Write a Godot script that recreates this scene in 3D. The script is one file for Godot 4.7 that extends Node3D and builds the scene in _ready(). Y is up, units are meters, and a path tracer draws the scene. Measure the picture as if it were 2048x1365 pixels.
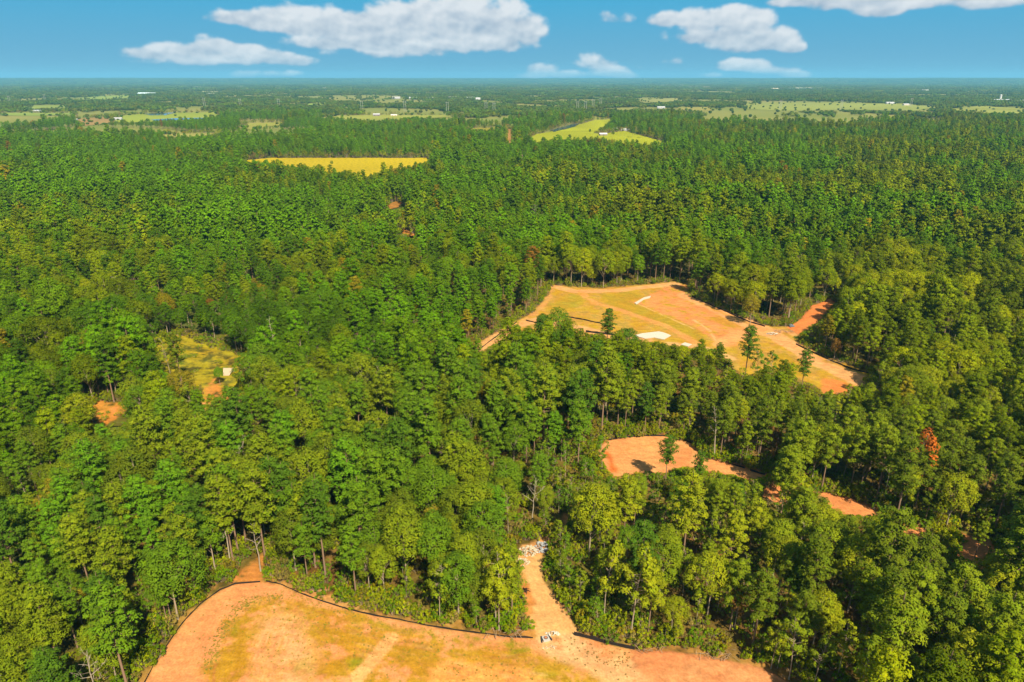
extends Node3D
# An aerial view over a pine and oak forest with freshly cleared orange lots. Metres, y up; the drone hovers 110 m above the origin and looks along -z.

const EYE := 110.0
var rng := RandomNumberGenerator.new()
var noise_low := FastNoiseLite.new()
var noise_mid := FastNoiseLite.new()
var noise_hi := FastNoiseLite.new()
var noise_field := FastNoiseLite.new()
var names := {}
var areas := []          # open ground: {pts, box, pad, seen}
var bark_pine: StandardMaterial3D
var bark_grey: StandardMaterial3D
var bark_dead: StandardMaterial3D
var leaf_mat: StandardMaterial3D
var tone_mats := {}
var kinds := {}          # kind -> Array of {trunk, crown, near, mid, h}
var landmarks := []
const TONES := {
	"green": Color(0.138, 0.215, 0.003), "deep green": Color(0.088, 0.154, 0.004), "bright green": Color(0.136, 0.255, 0.003),
	"olive": Color(0.215, 0.242, 0.003), "dark olive": Color(0.146, 0.172, 0.003), "yellow-green": Color(0.310, 0.300, 0.003),
	"golden": Color(0.30, 0.215, 0.008), "rusty brown": Color(0.25, 0.11, 0.015), "orange": Color(0.60, 0.13, 0.015), "tan": Color(0.30, 0.20, 0.05), "pale grey": Color(0.33, 0.28, 0.18)}

# ---------------------------------------------------------------- helpers
func lin(c: Color) -> Color:
	return Color(c.r, c.g, c.b).linear_to_srgb()

func mat(c: Color, rough := 0.9, title := "") -> StandardMaterial3D:
	var m := StandardMaterial3D.new()
	m.albedo_color = lin(c * 0.85)
	m.roughness = rough
	m.metallic_specular = 0.25
	m.resource_name = title
	return m

func noise_tex(freq: float, octaves: int, lo: Color, hi: Color, size := 512, sd := 1) -> NoiseTexture2D:
	var n := FastNoiseLite.new()
	n.seed = sd
	n.frequency = freq
	n.fractal_octaves = octaves
	n.noise_type = FastNoiseLite.TYPE_SIMPLEX_SMOOTH
	var g := Gradient.new()
	g.set_color(0, lo)
	g.set_color(1, hi)
	var t := NoiseTexture2D.new()
	t.width = size
	t.height = size
	t.seamless = true
	t.noise = n
	t.color_ramp = g
	return t

func numbered(called: String) -> String:
	var k: int = names.get(called, 0)
	names[called] = k + 1
	return called if k == 0 else "%s_%03d" % [called, k]

func tag(o: Node, label: String, category := "", group := "", kind := "") -> Node:
	o.set_meta("label", label)
	if category: o.set_meta("category", category)
	if group: o.set_meta("group", group)
	if kind: o.set_meta("kind", kind)
	return o

func thing(called: String, label: String, category: String, at := Vector3.ZERO, turn := 0.0, group := "") -> Node3D:
	var o := Node3D.new()
	o.name = numbered(called)
	add_child(o)
	o.position = at
	o.rotation.y = turn
	tag(o, label, category, group)
	return o

func put(called: String, m: Mesh, material: Material, parent: Node = null) -> MeshInstance3D:
	var o := MeshInstance3D.new()
	o.mesh = m
	if material: o.material_override = material
	if parent == null:
		o.name = numbered(called)
		add_child(o)
	else:
		o.name = called
		parent.add_child(o, true)
	return o

class Geo:
	var p := PackedVector3Array()
	var n := PackedVector3Array()
	var c := PackedColorArray()
	var i := PackedInt32Array()
	func quad(a: Vector3, b: Vector3, d: Vector3, e: Vector3, nn: Vector3, col := Color.WHITE) -> void:
		var k := p.size()
		p.append(a); p.append(b); p.append(d); p.append(e)
		n.append(nn); n.append(nn); n.append(nn); n.append(nn)
		c.append(col); c.append(col); c.append(col); c.append(col)
		if (b - a).cross(d - a).dot(nn) >= 0.0:
			i.append(k); i.append(k + 2); i.append(k + 1); i.append(k); i.append(k + 3); i.append(k + 2)
		else:
			i.append(k); i.append(k + 1); i.append(k + 2); i.append(k); i.append(k + 2); i.append(k + 3)
	func tri(a: Vector3, b: Vector3, d: Vector3, nn: Vector3, col := Color.WHITE) -> void:
		var k := p.size()
		p.append(a); p.append(b); p.append(d)
		n.append(nn); n.append(nn); n.append(nn)
		c.append(col); c.append(col); c.append(col)
		var turned := (b - a).cross(d - a).dot(nn) < 0.0
		i.append(k); i.append(k + 1 if turned else k + 2); i.append(k + 2 if turned else k + 1)
	func flat_quad(a: Vector3, b: Vector3, d: Vector3, e: Vector3, col := Color.WHITE) -> void:
		quad(a, b, d, e, (b - a).cross(d - a).normalized(), col)
	func box(at: Vector3, s: Vector3, turn := 0.0, col := Color.WHITE, taper := 1.0) -> void:
		var q := []
		for y in [0.0, 1.0]:
			for k in [[-1, 1], [1, 1], [1, -1], [-1, -1]]:
				var f: float = lerpf(1.0, taper, y)
				q.append(at + Vector3(k[0] * s.x * 0.5 * f, y * s.y, k[1] * s.z * 0.5 * f).rotated(Vector3.UP, turn))
		for k in 4:
			flat_quad(q[k], q[(k + 1) % 4], q[4 + (k + 1) % 4], q[4 + k], col)
		flat_quad(q[4], q[5], q[6], q[7], col)
		flat_quad(q[3], q[2], q[1], q[0], col)
	func tube(path: Array, radii: Array, sides: int, col := Color.WHITE) -> void:
		var first := p.size()
		for k in path.size():
			var d: Vector3 = (path[mini(k + 1, path.size() - 1)] - path[maxi(k - 1, 0)]).normalized()
			var u := d.cross(Vector3.RIGHT if absf(d.x) < 0.8 else Vector3.FORWARD).normalized()
			var v := d.cross(u)
			for s in sides:
				var a := TAU * s / sides
				var o := u * cos(a) + v * sin(a)
				p.append(path[k] + o * radii[k])
				n.append(o)
				c.append(col)
		for k in path.size() - 1:
			for s in sides:
				var a := first + k * sides + s
				var b := first + k * sides + (s + 1) % sides
				if (p[b] - p[a]).cross(p[b + sides] - p[a]).dot(n[a] + n[b]) < 0.0:
					i.append(a); i.append(b); i.append(b + sides); i.append(a); i.append(b + sides); i.append(a + sides)
				else:
					i.append(a); i.append(b + sides); i.append(b); i.append(a); i.append(a + sides); i.append(b + sides)
	func leaf(at: Vector3, facing: Vector3, shade: Vector3, roll: float, long: float, wide: float, col: Color) -> void:
		var u := facing.cross(Vector3.UP if absf(facing.y) < 0.9 else Vector3.RIGHT).normalized().rotated(facing, roll)
		var v := facing.cross(u)
		var drop := facing * wide * 0.45
		var s := shade if shade.dot(facing) > 0.25 else (shade + facing * (0.5 - shade.dot(facing))).normalized()
		quad(at - u * long, at - v * wide - drop, at + u * long, at + v * wide - drop, s, col)
	func add_to(m: ArrayMesh) -> ArrayMesh:
		var a := []
		a.resize(Mesh.ARRAY_MAX)
		a[Mesh.ARRAY_VERTEX] = p
		a[Mesh.ARRAY_NORMAL] = n
		a[Mesh.ARRAY_COLOR] = c
		a[Mesh.ARRAY_INDEX] = i
		m.add_surface_from_arrays(Mesh.PRIMITIVE_TRIANGLES, a)
		return m
	func mesh() -> ArrayMesh:
		return add_to(ArrayMesh.new())

func rand_dir() -> Vector3:
	var y := rng.randf_range(-1, 1)
	var a := rng.randf() * TAU
	var r := sqrt(1 - y * y)
	return Vector3(cos(a) * r, y, sin(a) * r)

func hash2(x: float, z: float) -> float:
	return fposmod(sin(x * 12.9898 + z * 78.233) * 43758.5453, 1.0)

func outline(pts: Array) -> PackedVector2Array:
	var q := PackedVector2Array()
	for v in pts: q.append(v)
	return q

func box_of(q: PackedVector2Array, grow := 0.0) -> Rect2:
	var r := Rect2(q[0], Vector2.ZERO)
	for v in q: r = r.expand(v)
	return r.grow(grow)

func signed_distance(q: PackedVector2Array, v: Vector2) -> float:
	var best := 1e18
	var inside := false
	var a := q[q.size() - 1]
	for b in q:
		var ab := b - a
		var av := v - a
		var t := clampf(av.dot(ab) / maxf(ab.length_squared(), 1e-9), 0.0, 1.0)
		best = minf(best, (av - ab * t).length_squared())
		if (a.y > v.y) != (b.y > v.y) and v.x < (b.x - a.x) * (v.y - a.y) / (b.y - a.y) + a.x:
			inside = not inside
		a = b
	return -sqrt(best) if inside else sqrt(best)

func line_distance(q: PackedVector2Array, v: Vector2) -> float:
	var best := 1e18
	for k in q.size() - 1:
		var ab := q[k + 1] - q[k]
		var av := v - q[k]
		var t := clampf(av.dot(ab) / maxf(ab.length_squared(), 1e-9), 0.0, 1.0)
		best = minf(best, (av - ab * t).length_squared())
	return sqrt(best)

# a piece of ground as a fine grid whose vertices are coloured by soil, grass and wheel tracks
class Site:
	var x0: float
	var z0: float
	var step: float
	var w: int
	var d: int
	var col := PackedColorArray()
	var hgt := PackedFloat32Array()
	var owner
	func _init(root, box: Rect2, s: float, base: Color) -> void:
		owner = root
		x0 = box.position.x
		z0 = box.position.y
		step = s
		w = int(box.size.x / s) + 1
		d = int(box.size.y / s) + 1
		col.resize(w * d)
		hgt.resize(w * d)
		for k in w * d:
			var v := Vector2(x0 + (k % w) * s, z0 + (k / w) * s)
			var f: float = 0.8 + 0.45 * root.noise_mid.get_noise_2dv(v) + 0.3 * root.noise_hi.get_noise_2dv(v)
			var g: float = clampf(0.5 + root.noise_low.get_noise_2dv(v * 3.0) * 1.6, 0, 1)
			col[k] = base.lerp(Color(0.13, 0.15, 0.02), g * 0.6) * f
			hgt[k] = root.noise_mid.get_noise_2dv(v) * 0.22
	func paint(pts: Array, c: Color, soft: float, rough: float, amount := 1.0, blotch := 0.0, width := -1.0, rise := 0.0) -> void:
		var q: PackedVector2Array = owner.outline(pts)
		var r: Rect2 = owner.box_of(q, soft + rough + maxf(width, 0.0) + 0.5)
		for kz in range(maxi(0, int((r.position.y - z0) / step)), mini(d, int((r.end.y - z0) / step) + 2)):
			for kx in range(maxi(0, int((r.position.x - x0) / step)), mini(w, int((r.end.x - x0) / step) + 2)):
				var v := Vector2(x0 + kx * step, z0 + kz * step)
				var s: float = owner.line_distance(q, v) - width if width >= 0.0 else owner.signed_distance(q, v)
				if s > soft + rough: continue
				s += rough * (owner.noise_mid.get_noise_2dv(v) * 1.4 + owner.noise_hi.get_noise_2dv(v) * 0.6)
				var a := smoothstep(soft, -soft, s) * amount
				if a <= 0.0: continue
				if blotch != 0.0:
					var b: float = owner.noise_mid.get_noise_2dv(v * 1.3 + Vector2(71, 13)) + 0.5 * owner.noise_hi.get_noise_2dv(v * 0.8) + 0.35 * owner.noise_low.get_noise_2dv(v * 4.0)
					a *= smoothstep(-0.25, 0.35, b + blotch)
				var k := kz * w + kx
				col[k] = col[k].lerp(c, a)
				hgt[k] += rise * a
	func mesh() -> ArrayMesh:
		var g := Geo.new()
		for k in w * d:
			g.p.append(Vector3(x0 + (k % w) * step, hgt[k], z0 + (k / w) * step))
			var a := hgt[maxi(k - 1, 0)]
			var b := hgt[mini(k + 1, w * d - 1)]
			var e := hgt[maxi(k - w, 0)]
			var f := hgt[mini(k + w, w * d - 1)]
			g.n.append(Vector3(a - b, 2 * step, e - f).normalized())
			var at := Vector2(x0 + (k % w) * step, z0 + (k / w) * step)
			var grit: float = 0.8 * (1.0 + 0.20 * owner.noise_hi.get_noise_2dv(at * 1.6) + 0.26 * owner.noise_mid.get_noise_2dv(at * Vector2(2.2, 5.0)) + 0.10 * (owner.hash2(at.x, at.y) - 0.5))
			var warm: float = 1.0 + 0.16 * owner.noise_mid.get_noise_2dv(at * 0.7 + Vector2(300, 40))
			g.c.append(Color(clampf(col[k].r * grit, 0, 1), clampf(col[k].g * grit * warm, 0, 1), clampf(col[k].b * grit * warm, 0, 1)))
		for z in d - 1:
			for x in w - 1:
				var k := z * w + x
				g.i.append(k); g.i.append(k + 1); g.i.append(k + w + 1)
				g.i.append(k); g.i.append(k + w + 1); g.i.append(k + w)
		return g.mesh()

func ground_mat(scale: float, relief: float) -> StandardMaterial3D:
	var m := StandardMaterial3D.new()
	m.vertex_color_use_as_albedo = true
	m.albedo_texture = noise_tex(0.03, 5, Color(0.86, 0.85, 0.82), Color(1, 1, 1), 512, 7)
	m.uv1_triplanar = true
	m.uv1_world_triplanar = true
	m.uv1_scale = Vector3.ONE * scale
	m.roughness = 0.97
	m.metallic_specular = 0.15
	if relief > 0.0:
		m.heightmap_enabled = true
		m.heightmap_texture = noise_tex(0.05, 5, Color.BLACK, Color.WHITE, 512, 9)
		m.heightmap_scale = relief
	return m

func open_area(pts: Array, pad: float, seen := true, strict := false) -> void:
	var q := outline(pts)
	areas.append({"pts": q, "box": box_of(q, 0.0), "pad": pad, "seen": seen, "strict": strict})

# ---------------------------------------------------------------- plants
func leaf_tint(spread: float) -> Color:
	var f := rng.randf_range(1.0 - spread, 1.0)
	return Color(f * rng.randf_range(0.88, 1.0), f, f * rng.randf_range(0.7, 1.0))

func tuft(g: Geo, at: Vector3, r: float, flat: float, n: int, size: float, outward: Vector3) -> void:
	var f := rng.randf_range(0.72, 1.0)
	var warm := rng.randf_range(0.86, 1.0)
	for k in n:
		var d := rand_dir()
		if d.y < -0.35: d.y = -d.y
		var at2 := at + Vector3(d.x * r, d.y * r * flat, d.z * r) * rng.randf_range(0.65, 1.0)
		var facing := (d + outward * 0.4 + rand_dir() * 0.7 + Vector3.UP * 0.25).normalized()
		var shade := (d * 0.8 + outward * 0.35 + facing * 0.6 + Vector3.UP * 0.2).normalized()
		var c := leaf_tint(0.25)
		g.leaf(at2, facing, shade, rng.randf() * TAU, size * rng.randf_range(0.7, 1.25), size * rng.randf_range(0.4, 0.62), Color(c.r * f * warm, c.g * f, c.b * f))

func stem(g: Geo, h: float, r: float, lean: Vector2, sides: int, crook: float) -> Array:
	var path := []
	var radii := []
	for k in 7:
		var t := k / 6.0
		path.append(Vector3(lean.x * t * t * h + rng.randf_range(-crook, crook) * t, h * t - (0.3 if k == 0 else 0.0), lean.y * t * t * h + rng.randf_range(-crook, crook) * t))
		radii.append(r * (1.0 - 0.82 * t) * (1.25 if k == 0 else 1.0))
	g.tube(path, radii, sides)
	return path

func along(path: Array, t: float) -> Vector3:
	var s := clampf(t, 0, 1) * (path.size() - 1)
	var k := mini(int(s), path.size() - 2)
	return (path[k] as Vector3).lerp(path[k + 1], s - k)

func pine(h: float, base: float, wide: float, whorls: int, leaves: int, size: float, sides: int) -> Dictionary:
	var t := Geo.new()
	var g := Geo.new()
	var path := stem(t, h * 0.97, h * 0.0105, Vector2(rng.randf_range(-0.03, 0.03), rng.randf_range(-0.03, 0.03)), sides, 0.12)
	var a := rng.randf() * TAU
	for k in whorls:
		var f := (k + rng.randf() * 0.8) / whorls
		var y := h * (base + (0.99 - base) * pow(f, 0.92))
		var reach := wide * pow(1.0 - f, 0.5) * (0.55 + 0.45 * minf(1.0, f * 2.6)) * rng.randf_range(0.72, 1.15) + 0.35
		a += 2.4 + rng.randf_range(-0.5, 0.5)
		var o := Vector3(cos(a), 0, sin(a))
		var root := along(path, y / h - 0.02)
		var tip := root + o * reach + Vector3.UP * (reach * rng.randf_range(0.05, 0.42))
		if sides > 4:
			t.tube([root, root.lerp(tip, 0.55) + Vector3.DOWN * reach * 0.05, tip], [h * 0.0038 * (1.2 - f), h * 0.0026 * (1.2 - f), 0.02], 3)
		var clumps := 1 if reach < 1.3 else (2 if reach < 2.6 else 3)
		for j in clumps:
			var s := 1.0 - 0.42 * j
			var at := root.lerp(tip, s) + Vector3(rng.randf_range(-0.5, 0.5), rng.randf_range(-0.2, 0.35), rng.randf_range(-0.5, 0.5)) * (0.6 if clumps == 1 else 1.0)
			tuft(g, at, rng.randf_range(0.62, 1.05) * (0.75 + 0.07 * wide), 0.72, leaves, size, (o * 0.7 + Vector3.UP * 0.6).normalized())
	return {"t": t, "g": g, "h": h}

func broadleaf(h: float, wide: float, tall: float, lobes: int, leaves: int, size: float, sides: int) -> Dictionary:
	var t := Geo.new()
	var g := Geo.new()
	var mid := h - tall * 0.5 * h
	var path := stem(t, h * 0.86, h * 0.012, Vector2(rng.randf_range(-0.05, 0.05), rng.randf_range(-0.05, 0.05)), sides, 0.25)
	var squash := Vector3(rng.randf_range(0.85, 1.15), 1.0, rng.randf_range(0.85, 1.15))
	var bumps := []
	for k in 5: bumps.append([rand_dir(), rng.randf_range(-0.22, 0.3)])
	for k in lobes:
		var y := 1.0 - 1.62 * (k + 0.5) / lobes
		var a := k * 2.39996 + rng.randf_range(-0.35, 0.35)
		var r := sqrt(maxf(0.0, 1 - y * y))
		var d := Vector3(cos(a) * r, y, sin(a) * r)
		var f := 1.0
		for b in bumps: f += b[1] * maxf(0.0, d.dot(b[0]))
		f *= rng.randf_range(0.78, 1.06)
		var at := Vector3(0, mid, 0) + along(path, 0.75) * Vector3(1, 0, 1) + Vector3(d.x * wide, d.y * h * tall * 0.5, d.z * wide) * squash * f * 0.86
		if sides > 4 and k % 5 == 0:
			var root := along(path, clampf((at.y - wide * 0.8) / h, 0.25, 0.95))
			t.tube([root, root.lerp(at, 0.5) + Vector3.UP * 0.3, at], [h * 0.006, h * 0.004, 0.02], 3)
		tuft(g, at, rng.randf_range(0.20, 0.36) * wide, 0.85, leaves, size, d)
	return {"t": t, "g": g, "h": h}

func slender(h: float, wide: float, clumps: int, leaves: int, size: float, sides: int) -> Dictionary:
	var t := Geo.new()
	var g := Geo.new()
	var path := stem(t, h * 0.98, h * 0.0085, Vector2(rng.randf_range(-0.07, 0.07), rng.randf_range(-0.07, 0.07)), sides, 0.2)
	for k in clumps:
		var f := (k + rng.randf()) / clumps
		var a := rng.randf() * TAU
		var o := Vector3(cos(a), 0, sin(a))
		var reach := wide * (0.35 + 0.75 * sin(PI * (0.25 + 0.7 * f))) * rng.randf_range(0.4, 1.1)
		var root := along(path, 0.36 + 0.6 * f)
		var at := root + o * reach + Vector3.UP * reach * 0.5
		if sides > 4: t.tube([root, at], [h * 0.003, 0.015], 3)
		tuft(g, at, rng.randf_range(0.45, 0.8), 0.9, leaves, size, o)
	return {"t": t, "g": g, "h": h}

func shrub(h: float, wide: float, clumps: int, leaves: int, size: float) -> Dictionary:
	var t := Geo.new()
	var g := Geo.new()
	for k in clumps:
		var a := rng.randf() * TAU
		var r := sqrt(rng.randf()) * wide
		var y := h * rng.randf_range(0.3, 1.0) * (1.0 - 0.45 * r / wide)
		var at := Vector3(cos(a) * r, y, sin(a) * r)
		t.tube([Vector3(at.x * 0.3, -0.1, at.z * 0.3), at], [0.035, 0.015], 3)
		tuft(g, at, rng.randf_range(0.3, 0.55) * (0.6 + 0.2 * wide), 0.9, leaves, size, Vector3.UP)
	return {"t": t, "g": g, "h": h}

func bare(h: float, wide: float, limbs: int) -> Dictionary:
	var t := Geo.new()
	var path := stem(t, h, h * 0.013, Vector2(rng.randf_range(-0.06, 0.06), rng.randf_range(-0.06, 0.06)), 6, 0.4)
	for k in limbs:
		var f := 0.45 + 0.52 * (k + rng.randf()) / limbs
		var a := k * 2.4 + rng.randf()
		var o := Vector3(cos(a), 0, sin(a))
		var reach := wide * (1.25 - f) * rng.randf_range(0.7, 1.5)
		var root := along(path, f)
		var knee := root + o * reach * 0.5 + Vector3.UP * reach * rng.randf_range(0.1, 0.5)
		var tip := knee + (o + rand_dir() * 0.4) * reach * 0.6 + Vector3.UP * reach * rng.randf_range(0.2, 0.7)
		t.tube([root, knee, tip], [h * 0.007 * (1.3 - f), h * 0.005 * (1.3 - f), 0.025], 4)
		for j in 3:
			var s := knee.lerp(tip, rng.randf())
			t.tube([s, s + (rand_dir() + Vector3.UP * 0.4) * reach * 0.35], [0.04, 0.015], 3)
	return {"t": t, "g": null, "h": h}

func keep(kind: String, fine: Dictionary, coarse: Dictionary, bark: Material) -> void:
	if not kinds.has(kind): kinds[kind] = []
	var both := (fine.t as Geo).add_to(ArrayMesh.new())
	(fine.g as Geo).add_to(both)
	both.surface_set_material(0, bark)
	both.surface_set_material(1, leaf_mat)
	var far := (coarse.t as Geo).add_to(ArrayMesh.new())
	(coarse.g as Geo).add_to(far)
	far.surface_set_material(0, bark)
	far.surface_set_material(1, leaf_mat)
	kinds[kind].append({"trunk": (fine.t as Geo).mesh(), "crown": (fine.g as Geo).mesh(), "near": both, "mid": far, "h": fine.h, "bark": bark})

func tone_mat(tone: String) -> StandardMaterial3D:
	if not tone_mats.has(tone):
		var m := mat(TONES[tone] * 0.98, 0.9, "leaves " + tone)
		m.vertex_color_use_as_albedo = true
		tone_mats[tone] = m
	return tone_mats[tone]

func scatter(called: String, label: String, category: String, sets: Dictionary) -> void:
	# sets: Mesh -> [Array of Transform3D, Array of Color]; one thing nobody could count
	var root := Node3D.new()
	root.name = numbered(called)
	add_child(root)
	tag(root, label, category, "", "stuff")
	for m in sets:
		var where: Array = sets[m][0]
		if where.is_empty(): continue
		var mm := MultiMesh.new()
		mm.transform_format = MultiMesh.TRANSFORM_3D
		mm.use_colors = true
		mm.mesh = m
		mm.instance_count = where.size()
		for k in where.size():
			mm.set_instance_transform(k, where[k])
			mm.set_instance_color(k, sets[m][1][k])
		var o := MultiMeshInstance3D.new()
		o.multimesh = mm
		o.name = "foliage"
		o.set_meta("kind", "stuff")
		root.add_child(o, true)

func drop(sets: Dictionary, m: Mesh, x: float, z: float, turn: float, s: float, high: float, tint: Color, y := 0.0) -> void:
	if not sets.has(m): sets[m] = [[], []]
	sets[m][0].append(Transform3D(Basis(Vector3.UP, turn).scaled(Vector3(s, high, s)), Vector3(x, y, z)))
	sets[m][1].append(tint)

func open_at(v: Vector2, grow: float) -> bool:
	for a in areas:
		var r: Rect2 = a.box
		if not r.grow(a.pad + grow).has_point(v): continue
		if Geometry2D.is_point_in_polygon(v, a.pts): return true
		if a.pad + grow > 0.2 and signed_distance(a.pts, v) < a.pad + grow: return true
	return false

# how tall a tree may be at v so that the open ground behind it stays in view, as the cleared lots are edged by low growth on the near side
func height_limit(v: Vector2, h: float, half: float) -> float:
	var best := h
	var side := Vector2(1, 0) * half
	var loose := 0.92 - 0.42 * pow(rng.randf(), 2.5)
	for a in areas:
		if not a.seen: continue
		var r: Rect2 = a.box
		var far: float = EYE / (EYE - h)
		var reach := Rect2(v, Vector2.ZERO).expand(v * far).grow(half + 1.0)
		if not reach.intersects(r): continue
		for k in range(1, 9):
			var hh := h * k / 8.0
			if hh > best: break
			var t: float = EYE / (EYE - hh * (0.97 if a.strict else loose))
			if Geometry2D.is_point_in_polygon(v * t, a.pts) or Geometry2D.is_point_in_polygon((v + side) * t, a.pts) or Geometry2D.is_point_in_polygon((v - side) * t, a.pts):
				best = h * (k - 1) / 8.0
				break
	return best

func pick_tone(v: Vector2, kind: String) -> String:
	var far := -v.y
	var a := noise_low.get_noise_2d(v.x * 0.7, v.y * 0.7) * 1.5 + rng.randf_range(-0.45, 0.45)
	a += clampf(v.x / far * 0.7, -0.35, 0.4) + (0.28 if far < 260 else 0.1 if far < 420 else 0.0) - clampf((far - 500) / 1500.0, 0, 0.3)
	if rng.randf() < 0.008: return "golden"
	if rng.randf() < 0.0015: return "rusty brown"
	if kind == "pine":
		if a < -0.25: return "bright green"
		if a < 0.12: return "green"
		if a < 0.3: return "deep green"
		return "olive" if a < 0.72 else "dark olive"
	if a < -0.42: return "deep green"
	if a < -0.1: return "green"
	if a < 0.16: return "dark olive"
	return "olive" if a < 0.62 else "yellow-green"

func grow_tree(kind: String, k: int, v: Vector2, h: float, turn: float, tone: String, label: String, group: String, lean := 0.0) -> Node3D:
	var src: Dictionary = kinds[kind][k % kinds[kind].size()]
	var called: String = {"pine": "pine_tree", "broadleaf": "broadleaf_tree", "slender": "slender_tree"}[kind]
	var o := thing(called, label, "tree", Vector3(v.x, 0, v.y), turn, group)
	var s: float = h / src.h
	o.scale = Vector3(s, s, s)
	o.rotation.z = lean
	put("trunk", src.trunk, src.bark, o)
	put("crown", src.crown, tone_mat(tone), o)
	return o

# ---------------------------------------------------------------- sky
func cloud_at(az: float, el: float, blobs: Array, fine: FastNoiseLite) -> Vector2:
	# x how dense, y how bright
	var f := 0.0
	var top := 0.0
	var sum := 0.0001
	for b in blobs:
		var dx: float = (az - b[0]) / b[2]
		var dy: float = (el - b[1]) / (b[3] if el > b[1] else b[3] * 0.62)
		var q := dx * dx + dy * dy
		if q > 2.2: continue
		var e: float = maxf(0.0, 1.0 - q * 0.62) * b[4]
		f = maxf(f, e) + minf(f, e) * 0.35
		top += e * dy
		sum += e
	if f <= 0.0: return Vector2.ZERO
	var n := fine.get_noise_2d(az * 8.0, el * 13.0)
	var dens := smoothstep(0.18, 0.78, f + n * 0.85 + 0.03)
	var puff := fine.get_noise_2d(az * 8.0 + 2.0, el * 13.0 - 4.0) - n
	return Vector2(dens, clampf(0.58 + 0.5 * top / sum + n * 0.35 - puff * 0.55, 0.0, 1.0))

func sky_color(el: float, az: float) -> Color:
	var t := clampf(el / 6.0, 0, 1)
	var low := Color(0.178, 0.410, 0.600).lerp(Color(0.064, 0.415, 0.685), t)
	low = low.lerp(Color(0.030, 0.20, 0.50), smoothstep(6.0, 70.0, el))
	return low

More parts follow.
